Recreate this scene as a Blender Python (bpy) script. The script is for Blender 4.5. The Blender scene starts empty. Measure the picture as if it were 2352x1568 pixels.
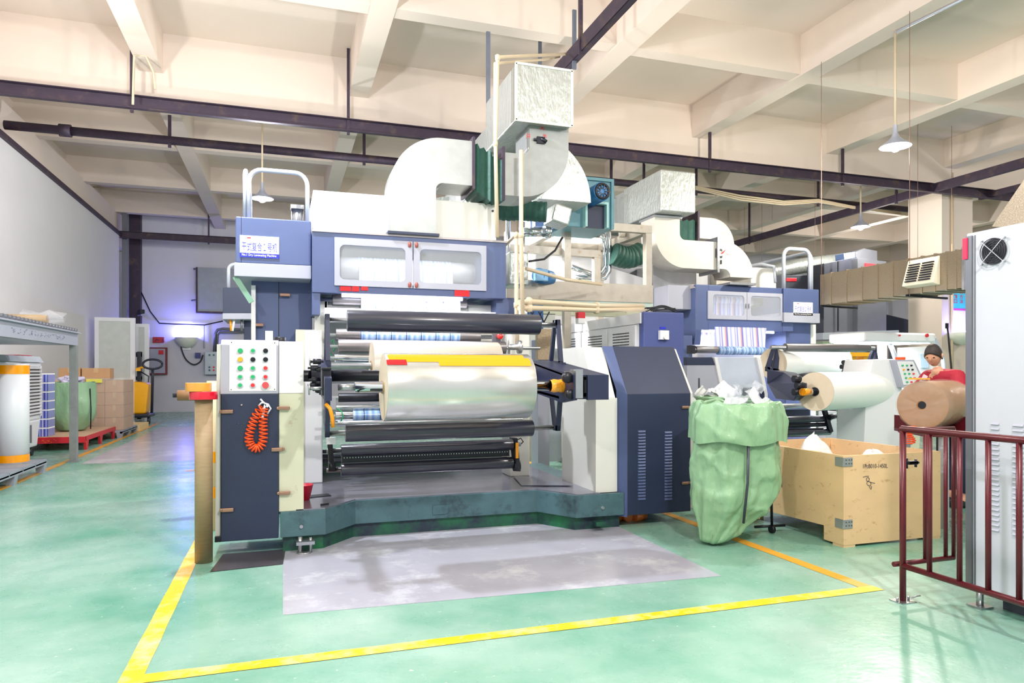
import bpy, bmesh, math, random
from mathutils import Vector, Matrix
random.seed(7)
PI = math.pi
C = bpy.context.scene.collection
# ---------------------------------------------------------------- camera
F = 1600.0; CX = 1176.0; HY = 852.0; CH = 1.45
TH = math.radians(18.2); sn, cs = math.sin(TH), math.cos(TH)
cam_d = bpy.data.cameras.new('camera'); cam = bpy.data.objects.new('camera', cam_d); C.objects.link(cam)
cam.location = (0, 0, CH); cam.rotation_euler = (PI/2, 0, -TH)
cam_d.sensor_width = 36.0; cam_d.lens = 36.0*F/2352.0
cam_d.shift_y = (HY-784.0)/2352.0
cam_d.clip_start = 0.05; cam_d.clip_end = 200
bpy.context.scene.camera = cam
# ---------------------------------------------------------------- world, exposure
w = bpy.data.worlds.new('world'); bpy.context.scene.world = w; w.use_nodes = True
bg = w.node_tree.nodes['Background']; bg.inputs[0].default_value = (0.93, 0.96, 1.0, 1); bg.inputs[1].default_value = 0.75
vs = bpy.context.scene.view_settings
vs.view_transform = 'Standard'; vs.look = 'None'; vs.gamma = 1; vs.use_curve_mapping = False; vs.exposure = 0.20
LAMP_W = 305.0
def light(name, loc, power, color=(1, 1, 1), size=0.12, kind='POINT', rot=None, sy=None):
    l = bpy.data.lights.new(name, kind); l.energy = power; l.color = color
    if kind == 'AREA':
        l.shape = 'RECTANGLE'; l.size = size; l.size_y = sy or size
    else: l.shadow_soft_size = size
    o = bpy.data.objects.new(name, l); o.location = loc; C.objects.link(o)
    if rot: o.rotation_euler = rot
    return o
# ---------------------------------------------------------------- measuring helpers (photo pixel -> point on a world plane)
def XY(px, Y):
    k = (px-CX)/F; return Y*(sn+k*cs)/(cs-k*sn)
def YX(px, X):
    k = (px-CX)/F; return X*(cs-k*sn)/(sn+k*cs)
def ZZ(py, X, Y): return CH+(HY-py)*(X*sn+Y*cs)/F
def PY(px, py, Y):
    X = XY(px, Y); return Vector((X, Y, ZZ(py, X, Y)))
def PX(px, py, X):
    Y = YX(px, X); return Vector((X, Y, ZZ(py, X, Y)))
def PZ(px, py, Z=0.0):
    d = (CH-Z)*F/(py-HY); u = (px-CX)*d/F
    return Vector((u*cs+d*sn, d*cs-u*sn, Z))
# ---------------------------------------------------------------- materials
def lin(c): return tuple((x/255/12.92 if x/255 <= .04045 else ((x/255+.055)/1.055)**2.4) for x in c)
MATS = {}
def mat(name, rgb, rough=0.5, metal=0.0, var=0.06, scale=6.0, bump=0.0, bscale=60.0, coat=0.0, emis=None, es=0.0,
        dirt=None, dirt_amt=0.0, dirt_scale=3.0, alpha=1.0, trans=0.0, stretch=None, spec=None):
    if name in MATS: return MATS[name]
    m = bpy.data.materials.new(name); m.use_nodes = True; MATS[name] = m
    nt = m.node_tree; N = nt.nodes; L = nt.links; b = N['Principled BSDF']
    tc = N.new('ShaderNodeTexCoord'); mp = N.new('ShaderNodeMapping'); L.new(tc.outputs['Object'], mp.inputs[0])
    if stretch: mp.inputs['Scale'].default_value = stretch
    nz = N.new('ShaderNodeTexNoise'); nz.inputs['Scale'].default_value = scale; nz.inputs['Detail'].default_value = 5
    L.new(mp.outputs[0], nz.inputs['Vector'])
    c = lin(rgb); lo = tuple(max(0, x*(1-var*2)) for x in c)+(1,); hi = tuple(min(1, x*(1+var*2)) for x in c)+(1,)
    mx = N.new('ShaderNodeMix'); mx.data_type = 'RGBA'; mx.inputs[6].default_value = lo; mx.inputs[7].default_value = hi
    L.new(nz.outputs[0], mx.inputs[0]); col = mx.outputs[2]
    if dirt:
        n2 = N.new('ShaderNodeTexNoise'); n2.inputs['Scale'].default_value = dirt_scale; n2.inputs['Detail'].default_value = 8
        n2.inputs['Roughness'].default_value = .7; L.new(mp.outputs[0], n2.inputs['Vector'])
        r = N.new('ShaderNodeValToRGB'); r.color_ramp.elements[0].position = max(0, .72-dirt_amt); r.color_ramp.elements[1].position = min(1, .80-dirt_amt*.5)
        L.new(n2.outputs[0], r.inputs[0]); m2 = N.new('ShaderNodeMix'); m2.data_type = 'RGBA'
        L.new(r.outputs[0], m2.inputs[0]); L.new(col, m2.inputs[6]); m2.inputs[7].default_value = lin(dirt)+(1,); col = m2.outputs[2]
    L.new(col, b.inputs['Base Color'])
    b.inputs['Roughness'].default_value = rough; b.inputs['Metallic'].default_value = metal
    if spec is not None: b.inputs['Specular IOR Level'].default_value = spec
    if coat: b.inputs['Coat Weight'].default_value = coat; b.inputs['Coat Roughness'].default_value = .08
    if bump:
        nb = N.new('ShaderNodeTexNoise'); nb.inputs['Scale'].default_value = bscale; nb.inputs['Detail'].default_value = 4
        L.new(mp.outputs[0], nb.inputs['Vector']); bp = N.new('ShaderNodeBump'); bp.inputs['Strength'].default_value = bump; bp.inputs['Distance'].default_value = .02
        L.new(nb.outputs[0], bp.inputs['Height']); L.new(bp.outputs[0], b.inputs['Normal'])
    if emis: b.inputs['Emission Color'].default_value = lin(emis)+(1,); b.inputs['Emission Strength'].default_value = es
    if alpha < 1: b.inputs['Alpha'].default_value = alpha
    if trans: b.inputs['Transmission Weight'].default_value = trans; b.inputs['IOR'].default_value = 1.2
    return m
def stripes(name, cols, axis=0, period=1.0, rough=.3, marks=None, metal=0.0):
    """printed film: colour bands across one axis of the sheet"""
    if name in MATS: return MATS[name]
    m = bpy.data.materials.new(name); m.use_nodes = True; MATS[name] = m
    nt = m.node_tree; N = nt.nodes; L = nt.links; b = N['Principled BSDF']
    tc = N.new('ShaderNodeTexCoord'); sp = N.new('ShaderNodeSeparateXYZ'); L.new(tc.outputs['Object'], sp.inputs[0])
    mu = N.new('ShaderNodeMath'); mu.operation = 'MULTIPLY'; mu.inputs[1].default_value = 1/period; L.new(sp.outputs[axis], mu.inputs[0])
    fr = N.new('ShaderNodeMath'); fr.operation = 'FRACT'; L.new(mu.outputs[0], fr.inputs[0])
    r = N.new('ShaderNodeValToRGB'); L.new(fr.outputs[0], r.inputs[0]); cr = r.color_ramp; cr.interpolation = 'LINEAR'
    cr.elements[0].position = cols[0][0]; cr.elements[0].color = lin(cols[0][1])+(1,)
    cr.elements[1].position = cols[-1][0]; cr.elements[1].color = lin(cols[-1][1])+(1,)
    for p, c in cols[1:-1]:
        e = cr.elements.new(p); e.color = lin(c)+(1,)
    L.new(r.outputs[0], b.inputs['Base Color']); b.inputs['Roughness'].default_value = rough; b.inputs['Metallic'].default_value = metal
    return m
NAVY = mat('navy_paint', (76, 90, 132), .42, 0, .05, 4, bump=.12, bscale=260, dirt=(120, 138, 176), dirt_amt=.10, dirt_scale=2.2)
NAVYD = mat('dark_navy_paint', (34, 44, 72), .45, 0, .05, 5, bump=.12, bscale=260)
SPECK = mat('speckled_navy_paint', (70, 82, 140), .5, 0, .35, 130, bump=.2, bscale=200)
CREAM = mat('white_enamel', (214, 214, 208), .38, 0, .02, 3, dirt=(190, 176, 140), dirt_amt=.04, dirt_scale=5)
IVORY = mat('ivory_enamel_worn', (204, 205, 180), .45, 0, .04, 4, dirt=(168, 140, 100), dirt_amt=.12, dirt_scale=6)
GREYP = mat('light_grey_enamel', (164, 166, 180), .42, 0, .03, 4)
PANEL = mat('panel_white', (226, 226, 230), .4, 0, .01, 3)
BLACK = mat('black_oxide', (30, 31, 40), .38, .3, .1, 12)
BLKR = mat('black_rubber_roller', (44, 46, 60), .28, 0.0, .12, 40, stretch=(.2, 4, 4), coat=.5)
GRYR = mat('grey_roller', (128, 124, 126), .35, .7, .15, 50, stretch=(8, .3, .3))
CHROME = mat('chrome', (205, 210, 216), .12, 1.0, .03, 5)
STEEL = mat('bright_steel', (176, 178, 182), .3, .9, .1, 12)
TEAL = mat('teal_base_paint', (72, 104, 112), .5, .1, .18, 7, bump=.1, bscale=40, dirt=(38, 52, 60), dirt_amt=.2, dirt_scale=4)
TEALD = mat('dark_base_paint', (36, 50, 66), .5, .1, .2, 5, dirt=(24, 110, 64), dirt_amt=.3, dirt_scale=2.5)
DECK = mat('steel_deck_plate', (138, 138, 154), .2, .55, .2, 4, dirt=(62, 58, 68), dirt_amt=.12, dirt_scale=3.5, bump=.06, bscale=14)
GALV = mat('galvanised_sheet', (150, 153, 152), .42, .4, .10, 9, dirt=(150, 140, 120), dirt_amt=.08, dirt_scale=5)
GALVD = mat('spangled_galvanised_sheet', (156, 142, 122), .4, .6, .28, 90, bump=.1, bscale=120)
WDUCT = mat('pale_duct_sheet', (198, 194, 186), .5, .1, .05, 8, dirt=(186, 168, 130), dirt_amt=.10, dirt_scale=6)
FOIL = mat('aluminium_foil_wrap', (178, 183, 180), .32, .6, .05, 6, bump=.55, bscale=26, stretch=(1, 1, .4))
GREENF = mat('green_fabric', (38, 84, 74), .55, 0, .15, 20, bump=.3, bscale=30)
RUST = mat('rusty_dark_steel', (62, 50, 66), .55, .3, .15, 6, dirt=(96, 78, 66), dirt_amt=.18, dirt_scale=3)
PVC = mat('cream_pvc_pipe', (208, 190, 162), .45, 0, .03, 5)
TUBEW = mat('white_tube', (186, 192, 204), .3, .1, .03, 6)
PLAT = mat('worn_painted_steel_tube', (176, 168, 156), .4, .3, .10, 8, dirt=(150, 120, 80), dirt_amt=.12, dirt_scale=7)
RED = mat('red_plastic', (206, 26, 44), .35, 0, .05, 5)
REDT = mat('red_tape', (232, 30, 38), .25, 0, .04, 20)
YEL = mat('amber_tape', (250, 158, 0), .22, 0, .05, 9, stretch=(.4, 8, 8), coat=.4)
FILM = mat('film_roll_silver', (206, 205, 203), .22, .68, .025, 30, stretch=(9, .25, .25), coat=.3)
FILMW = mat('film_roll_cream', (222, 212, 198), .35, .05, .02, 20, stretch=(6, .3, .3), coat=.25)
FEND = mat('film_roll_end', (216, 200, 176), .5, 0, .03, 20)
KRAFT = mat('kraft_core', (164, 140, 108), .55, 0, .10, 10, stretch=(1, 1, 6))
CARD = mat('carton_board', (196, 154, 112), .65, 0, .05, 6)
CARDT = mat('carton_tape', (206, 172, 126), .35, 0, .03, 8)
WRAP = mat('clear_stretch_wrap', (235, 236, 242), .1, 0, .02, 5, bump=.8, bscale=9, alpha=.22)
BRASS = mat('bronze_latch', (164, 128, 110), .35, .6, .1, 8)
GBTN = mat('green_lens', (20, 172, 100), .2, 0, .03, 5, coat=.5)
RBTN = mat('red_lens', (226, 40, 40), .2, 0, .03, 5, coat=.5)
YBTN = mat('yellow_lens', (250, 172, 20), .2, 0, .03, 5, coat=.5)
BEZ = mat('button_bezel', (205, 212, 220), .25, .5, .03, 5)
ORNG = mat('orange_hose', (255, 84, 16), .25, 0, .05, 5, coat=.5)
SACK = mat('green_woven_sack', (134, 172, 134), .42, 0, .08, 8, bump=.8, bscale=14, stretch=(1, 1, .45), coat=.1)
PLY = mat('plywood', (216, 182, 138), .6, 0, .07, 3.5, stretch=(1, 1, 2), dirt=(160, 112, 72), dirt_amt=.13, dirt_scale=9)
MAROON = mat('maroon_rail_paint', (88, 16, 28), .35, .1, .15, 14, dirt=(168, 120, 116), dirt_amt=.02, dirt_scale=18)
CONC = mat('ceiling_paint', (216, 201, 189), .8, 0, .02, 1.2)
WALLW = mat('wall_panel_white', (212, 210, 210), .6, 0, .02, 1.5)
WALLB = mat('back_wall_paint', (206, 204, 214), .7, 0, .02, 1.2)
GREYM = mat('grey_cabinet_sheet', (112, 114, 122), .38, .4, .06, 5)
GREYD = mat('dark_grey_sheet', (66, 68, 80), .45, .3, .08, 5)
BLUEM = mat('motor_blue', (36, 110, 170), .4, .1, .08, 8)
TURQ = mat('turquoise_fan_paint', (90, 138, 150), .45, .1, .10, 6, dirt=(60, 60, 70), dirt_amt=.08, dirt_scale=4)
LATEY = mat('machine_yellow', (250, 176, 24), .35, 0, .05, 5)
LAMP = mat('lamp_glow', (255, 255, 255), .5, emis=(255, 253, 248), es=14)
TUBE = mat('tube_glow', (255, 255, 255), .5, emis=(236, 240, 255), es=9)
GLASS = mat('cabinet_window', (235, 240, 245), .05, 0, .01, 5, alpha=.18)
INK = mat('marker_ink', (30, 32, 60), .6); BLU = mat('sign_blue', (30, 40, 190), .4)
WHT = mat('white_paper', (248, 248, 248), .6, 0, .01)
# ---------------------------------------------------------------- mesh builder
def wloc(o):
    v = Vector((0, 0, 0))
    while o is not None:
        v = v+o.location; o = o.parent
    return v
class MB:
    def __init__(s): s.v = []; s.f = []; s.m = []; s.sm = []; s.mi = 0; s.mats = []
    def use(s, m):
        if m not in s.mats: s.mats.append(m)
        s.mi = s.mats.index(m); return s
    def add(s, vs, fs, smooth=False):
        o = len(s.v); s.v += [Vector(p) for p in vs]
        for f in fs: s.f.append([i+o for i in f]); s.m.append(s.mi); s.sm.append(smooth)
        return s
    def box(s, x0, x1, y0, y1, z0, z1):
        v = [(x, y, z) for z in (z0, z1) for y in (y0, y1) for x in (x0, x1)]
        return s.add(v, [(0, 2, 3, 1), (4, 5, 7, 6), (0, 1, 5, 4), (2, 6, 7, 3), (0, 4, 6, 2), (1, 3, 7, 5)])
    def cbox(s, c, sx, sy, sz, rz=0.0, rx=0.0, ry=0.0):
        R = Matrix.Rotation(rz, 3, 'Z') @ Matrix.Rotation(ry, 3, 'Y') @ Matrix.Rotation(rx, 3, 'X'); c = Vector(c)
        v = [c+R @ Vector((x*sx/2, y*sy/2, z*sz/2)) for z in (-1, 1) for y in (-1, 1) for x in (-1, 1)]
        return s.add(v, [(0, 2, 3, 1), (4, 5, 7, 6), (0, 1, 5, 4), (2, 6, 7, 3), (0, 4, 6, 2), (1, 3, 7, 5)])
    def prism(s, pts, d, smooth=False):
        """closed 3-D polygon extruded by vector d"""
        pts = [Vector(p) for p in pts]; d = Vector(d); n = len(pts)
        s.add(pts+[p+d for p in pts], [tuple(range(n)), tuple(range(2*n-1, n-1, -1))])
        o = len(s.v)-2*n
        for i in range(n):
            j = (i+1) % n; s.f.append([o+i, o+i+n, o+j+n, o+j][::-1]); s.m.append(s.mi); s.sm.append(smooth)
        return s
    def rod(s, a, b, r, r2=None, n=16, caps=True, smooth=True):
        a, b = Vector(a), Vector(b); r2 = r if r2 is None else r2
        t = (b-a).normalized(); u = t.orthogonal().normalized(); w_ = t.cross(u)
        v = []
        for p, q in ((a, r), (b, r2)):
            v += [p+(u*math.cos(2*PI*i/n)+w_*math.sin(2*PI*i/n))*q for i in range(n)]
        s.add(v, [(i, (i+1) % n, (i+1) % n+n, i+n) for i in range(n)], smooth)
        if caps: s.add(v, [tuple(range(n))[::-1], tuple(range(n, 2*n))])
        return s
    def bar(s, a, b, wd, ht, up=(0, 0, 1)):
        a, b = Vector(a), Vector(b); t = (b-a).normalized(); up = Vector(up)
        if abs(t.dot(up)) > .98: up = Vector((0, 1, 0))
        sd = t.cross(up).normalized(); up = sd.cross(t).normalized()
        v = [p+sd*(wd/2*i)+up*(ht/2*j) for p in (a, b) for i, j in ((-1, -1), (1, -1), (1, 1), (-1, 1))]
        return s.add(v, [(0, 1, 2, 3), (7, 6, 5, 4), (0, 4, 5, 1), (1, 5, 6, 2), (2, 6, 7, 3), (3, 7, 4, 0)])
    def tube(s, pts, r, n=10, caps=True, rf=None):
        pts = [Vector(p) for p in pts]; N_ = len(pts); v = []; up = None
        for i, p in enumerate(pts):
            t = (pts[min(i+1, N_-1)]-pts[max(i-1, 0)]).normalized()
            if up is None: up = t.orthogonal().normalized()
            up = (up-t*up.dot(t)).normalized(); w_ = t.cross(up); q = r if rf is None else rf(i/(N_-1))
            v += [p+(up*math.cos(2*PI*k/n)+w_*math.sin(2*PI*k/n))*q for k in range(n)]
        fs = [(i*n+k, i*n+(k+1) % n, (i+1)*n+(k+1) % n, (i+1)*n+k) for i in range(N_-1) for k in range(n)]
        s.add(v, fs, True)
        if caps: s.add(v[:n]+v[-n:], [tuple(range(n))[::-1], tuple(range(n, 2*n))])
        return s
    def lathe(s, c, prof, axis='Z', n=24, smooth=True):
        c = Vector(c); v = []
        for r, h in prof:
            for k in range(n):
                a = 2*PI*k/n; p = (r*math.cos(a), r*math.sin(a), h)
                if axis == 'X': p = (p[2], p[0], p[1])
                if axis == 'Y': p = (p[0], p[2], p[1])
                if axis == '-Y': p = (p[0], -p[2], p[1])
                v.append(c+Vector(p))
        m = len(prof)
        return s.add(v, [(i*n+k, i*n+(k+1) % n, (i+1)*n+(k+1) % n, (i+1)*n+k) for i in range(m-1) for k in range(n)], smooth)
    def arc_duct(s, cx, cz, ri, ro, a0, a1, y0, y1, n=14):
        v = []
        for i in range(n+1):
            a = a0+(a1-a0)*i/n; ca, sa = math.cos(a), math.sin(a)
            for r in (ri, ro):
                for y in (y0, y1): v.append((cx+r*ca, y, cz+r*sa))
        fs = []
        for i in range(n):
            o = i*4; fs += [(o, o+1, o+5, o+4), (o+2, o+6, o+7, o+3)]
        s.add(v, fs, True)
        s.add(v, [f for i in range(n) for o in (i*4,) for f in ((o, o+4, o+6, o+2), (o+1, o+3, o+7, o+5))]+[(0, 2, 3, 1), (n*4, n*4+1, n*4+3, n*4+2)])
        return s
    def build(s, name, m=None, parent=None, bev=0.0, sub=0, solid=0.0, **tg):
        me = bpy.data.meshes.new(name)
        if parent is not None: org = wloc(parent)
        else:
            xs = [p.x for p in s.v]; ys = [p.y for p in s.v]; zs = [p.z for p in s.v]
            org = Vector(((min(xs)+max(xs))/2, (min(ys)+max(ys))/2, min(zs)))
        me.from_pydata([p-org for p in s.v], [], s.f)
        ms = s.mats or [m]
        for x in ms: me.materials.append(x)
        if s.mats: me.polygons.foreach_set('material_index', s.m)
        me.polygons.foreach_set('use_smooth', s.sm)
        bm = bmesh.new(); bm.from_mesh(me); bmesh.ops.remove_doubles(bm, verts=bm.verts, dist=1e-5)
        bmesh.ops.recalc_face_normals(bm, faces=bm.faces); bm.to_mesh(me); bm.free(); me.update()
        o = bpy.data.objects.new(name, me); C.objects.link(o)
        if parent is not None: o.parent = parent
        else: o.location = org
        if bev:
            b = o.modifiers.new('bevel', 'BEVEL'); b.width = bev; b.segments = 2; b.limit_method = 'ANGLE'
        if solid:
            b = o.modifiers.new('solid', 'SOLIDIFY'); b.thickness = solid
        if sub:
            b = o.modifiers.new('sub', 'SUBSURF'); b.levels = sub; b.render_levels = sub
        if tg: tag(o, **tg)
        return o
def tag(o, label=None, cat=None, group=None, kind=None):
    if label: o['label'] = label
    if cat: o['category'] = cat
    if group: o['group'] = group
    if kind: o['kind'] = kind
    return o
def thing(name, loc, label, cat, group=None):
    o = bpy.data.objects.new(name, None); o.location = loc; o.empty_display_size = .1; C.objects.link(o)
    return tag(o, label, cat, group)
def dup(root, loc, label=None, rz=None, group=None):
    r = root.copy(); C.objects.link(r); r.location = loc
    if rz is not None: r.rotation_euler = (0, 0, rz)
    if label: r['label'] = label
    if group: r['group'] = group
    for ch in list(root.children):
        c = ch.copy(); C.objects.link(c); c.parent = r
        for g in list(ch.children):
            d = g.copy(); C.objects.link(d); d.parent = c
    return r
def text(name, s, m, parent, org, right, up, width, height, off=0.002, label=None, bold=0.0):
    """lettering fitted into width x height, lower-left corner at org, in the plane right/up"""
    cu = bpy.data.curves.new(name, 'FONT'); cu.body = s; cu.resolution_u = 3; cu.offset = bold
    t = bpy.data.objects.new(name, cu); C.objects.link(t)
    dg = bpy.context.evaluated_depsgraph_get(); me = bpy.data.meshes.new_from_object(t.evaluated_get(dg))
    bpy.data.objects.remove(t)
    co = [v.co.copy() for v in me.vertices]
    if not co: return None
    x0 = min(c.x for c in co); x1 = max(c.x for c in co); y0 = min(c.y for c in co); y1 = max(c.y for c in co)
    right = Vector(right).normalized(); up = Vector(up).normalized(); nrm = right.cross(up)
    base = Vector(org)-wloc(parent) if parent is not None else Vector(org)
    for v in me.vertices:
        v.co = base+right*((v.co.x-x0)/(x1-x0)*width)+up*((v.co.y-y0)/(y1-y0)*height)+nrm*off
    me.materials.clear(); me.materials.append(m); me.update()
    o = bpy.data.objects.new(name, me); C.objects.link(o)
    if parent is not None: o.parent = parent
    if label: o['label'] = label
    return o
def scribble(name, m, parent, org, right, up, width, height, n, seed, nrm_off=.003, r=.0025, loops=True):
    """a row of n illegible pen characters made of short strokes"""
    rn = random.Random(seed); right = Vector(right).normalized(); up = Vector(up).normalized(); nn = right.cross(up)*nrm_off; o = MB(); cw = width/n
    for i in range(n):
        for k in range(rn.randint(2, 4)):
            a = (rn.uniform(.1, .8), rn.uniform(0, 1)); b = (min(.9, max(0, a[0]+rn.uniform(-.5, .5))), min(1, max(0, a[1]+rn.uniform(-.7, .7)))); c = ((a[0]+b[0])/2+rn.uniform(-.15, .15), (a[1]+b[1])/2+rn.uniform(-.15, .15))
            o.tube([Vector(org)+nn+right*(cw*(i+p[0]))+up*(height*p[1]) for p in (a, c, b)], r, 5)
    return o.build(name, m, parent)
def arcpts(c, r, a0, a1, n, u=(1, 0, 0), v=(0, 0, 1)):
    c, u, v = Vector(c), Vector(u), Vector(v)
    return [c+u*(r*math.cos(a0+(a1-a0)*i/n))+v*(r*math.sin(a0+(a1-a0)*i/n)) for i in range(n+1)]
def rring(x0, x1, z0, z1, r, n=6):
    """rounded rectangle outline in X/Z"""
    o = []
    for cx, cz, a in ((x1-r, z1-r, 0), (x0+r, z1-r, PI/2), (x0+r, z0+r, PI), (x1-r, z0+r, 1.5*PI)):
        for i in range(n+1):
            t = a+PI/2*i/n; o.append((cx+r*math.cos(t), cz+r*math.sin(t)))
    return o
def frame_panel(mb, x0, x1, z0, z1, holes, y0, y1, r=.06):
    """flat panel in X/Z with one rounded window"""
    ox = rring(x0, x1, z0, z1, .004); hx = rring(*holes, r)
    n = len(ox); v = []
    for y in (y0, y1):
        v += [(a, y, b) for a, b in ox]; v += [(a, y, b) for a, b in hx]
    fs = []
    for i in range(n):
        j = (i+1) % n
        fs += [(i, j, n+j, n+i), (2*n+i, 3*n+i, 3*n+j, 2*n+j), (i, 2*n+i, 2*n+j, j), (n+i, n+j, 3*n+j, 3*n+i)]
    return mb.add(v, fs)
# ================================================================ SETTING
def floor_mat():
    m = bpy.data.materials.new('green_epoxy'); m.use_nodes = True; nt = m.node_tree; N = nt.nodes; L = nt.links; b = N['Principled BSDF']
    tc = N.new('ShaderNodeTexCoord'); n1 = N.new('ShaderNodeTexNoise'); n1.inputs['Scale'].default_value = .9; n1.inputs['Detail'].default_value = 7
    n1.inputs['Roughness'].default_value = .6; L.new(tc.outputs['Object'], n1.inputs['Vector'])
    r = N.new('ShaderNodeValToRGB'); e = r.color_ramp.elements; e[0].position = .3; e[1].position = .72
    e[0].color = lin((88, 154, 131))+(1,); e[1].color = lin((164, 192, 181))+(1,)
    L.new(n1.outputs[0], r.inputs[0])
    n2 = N.new('ShaderNodeTexNoise'); n2.inputs['Scale'].default_value = 26; n2.inputs['Detail'].default_value = 3; L.new(tc.outputs['Object'], n2.inputs['Vector'])
    r2 = N.new('ShaderNodeValToRGB'); r2.color_ramp.elements[0].position = .70; r2.color_ramp.elements[1].position = .74; L.new(n2.outputs[0], r2.inputs[0])
    mx = N.new('ShaderNodeMix'); mx.data_type = 'RGBA'; L.new(r2.outputs[0], mx.inputs[0]); L.new(r.outputs[0], mx.inputs[6]); mx.inputs[7].default_value = lin((190, 214, 196))+(1,)
    L.new(mx.outputs[2], b.inputs['Base Color']); b.inputs['Roughness'].default_value = .3
    n3 = N.new('ShaderNodeTexNoise'); n3.inputs['Scale'].default_value = 3.5; n3.inputs['Detail'].default_value = 5; L.new(tc.outputs['Object'], n3.inputs['Vector'])
    r3 = N.new('ShaderNodeMapRange'); r3.inputs[3].default_value = .12; r3.inputs[4].default_value = .42; L.new(n3.outputs[0], r3.inputs[0]); L.new(r3.outputs[0], b.inputs['Roughness'])
    bp = N.new('ShaderNodeBump'); bp.inputs['Strength'].default_value = .12; bp.inputs['Distance'].default_value = .01; L.new(n2.outputs[0], bp.inputs['Height']); L.new(bp.outputs[0], b.inputs['Normal'])
    b.inputs['Specular IOR Level'].default_value = .6
    return m
EPOXY = floor_mat()
YLINE = mat('yellow_floor_paint', (250, 190, 0), .35, 0, .03, 8, dirt=(250, 226, 160), dirt_amt=.26, dirt_scale=5)
YLINE2 = mat('amber_floor_paint', (220, 158, 50), .4, 0, .05, 8)
PATCH = mat('bare_concrete_patch', (170, 170, 184), .22, 0, .10, 2.5, dirt=(206, 208, 216), dirt_amt=.2, dirt_scale=2.0)
fl = MB(); fl.use(EPOXY)
fl.add([(-8, -8, 0), (32, -8, 0), (32, 30, 0), (-8, 30, 0)], [(0, 1, 2, 3)])
def fquad(m, pts, z):
    fl.use(m); fl.add([(x, y, z) for x, y in pts], [tuple(range(len(pts)))])
def fline(m, x0, y0, x1, y1, wd=.1, z=.002):
    a = Vector((x0, y0)); b = Vector((x1, y1)); t = (b-a).normalized(); n = Vector((-t.y, t.x))*wd/2
    n_ = max(2, int((b-a).length/.25)); pl = []; pr = []
    for i in range(n_+1):
        p = a+(b-a)*i/n_; j = 1+random.uniform(-.06, .06); pl.append(p+n*j); pr.append(p-n*j)
    for i in range(n_): fquad(m, [pl[i], pl[i+1], pr[i+1], pr[i]], z)
fquad(PATCH, [(0.0, 4.36), (2.95, 4.22), (2.98, 6.3), (0.0, 6.3)], .001)
fquad(mat('oily_steel_sheet', (84, 80, 84), .3, .3, .2, 6), [(-.5, 5.45), (.0, 5.5), (.02, 5.95), (-.45, 5.95)], .004)
fquad(PATCH, [(-3.0, 12.4), (-.9, 12.4), (-.9, 20), (-3.0, 20)], .001)
fline(YLINE, -.68, 3.62, -.66, 10.0, .105)
fline(YLINE, -.73, 3.66, 3.78, 3.66, .10, .003)
fline(YLINE2, 3.72, 3.62, 3.70, 12.0, .10)
fline(YLINE2, -3.3, 6, -3.3, 21.5, .10)
fline(YLINE2, -1.35, 11.1, -.3, 11.1, .10)
fo = fl.build('floor', None, kind='structure'); 
cl = MB(); cl.use(CONC)
cl.box(-8, 32, -6, 30, 7.3, 7.5)
for x in (-5.75, -2.15, 1.35, 5.2, 8.75, 12.4, 16.1, 19.7, 23.4): cl.box(x-.18, x+.18, -6, 30, 6.6, 7.32)
for y in (-1.2, 2.5, 6.3, 10.1, 17.9, 21.8, 25.6): cl.box(-8, 32, y-.14, y+.14, 6.62, 7.31)
cl.box(-8, 32, 13.35, 13.85, 6.15, 7.33)
cl.build('ceiling', None, kind='structure')
MB().use(CONC).box(15.9, 16.95, 13.4, 14.4, 0, 6.6).use(PVC).rod((16.2, 13.36, 0), (16.2, 13.36, 6.5), .03).build('wall_column', None, kind='structure')
MB().use(WALLW).box(-5.15, -5.0, -6, 25.2, 0, 5.8).build('wall_left', None, kind='structure')
MB().use(CONC).box(-5.5, -5.16, -6, 27.3, 5.6, 6.7).use(GREYD).box(-5.4, -5.16, 25.4, 25.9, 0, 4.8).use(WALLB).box(-5.6, -5.4, 25.2, 27.3, 0, 6.6).build('wall_left_upper', None, kind='structure')
MB().use(RUST).bar((-4.97, -6, 5.85), (-4.97, 25.3, 5.85), .08, .1).build('trim_1', None, kind='structure')
MB().use(WALLB).box(-8, 32, 27.3, 27.5, 0, 7.3).build('wall_back', None, kind='structure')
MB().use(CONC).box(27, 27.2, -2, 27.3, 0, 7.3).build('wall_right', None, kind='structure')
MB().use(RUST).box(-5.05, -4.7, 27.0, 27.3, 0, 7.2).build('trim_2', mat('maroon', (90, 30, 40)), kind='structure')
MB().use(GREYM).box(-5.0, -4.85, 25.6, 25.9, 0, 6.6).build('trim_3', None, kind='structure')

def smooth_path(P, n):
    out = []
    for i in range(len(P)-1):
        p0, p1, p2, p3 = P[max(i-1, 0)], P[i], P[i+1], P[min(i+2, len(P)-1)]
        for k in range(n):
            s_ = k/n; out.append(.5*((2*p1)+(p2-p0)*s_+(2*p0-5*p1+4*p2-p3)*s_*s_+(3*p1-p0-3*p2+p3)*s_**3))
    return out+[P[-1]]
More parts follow.
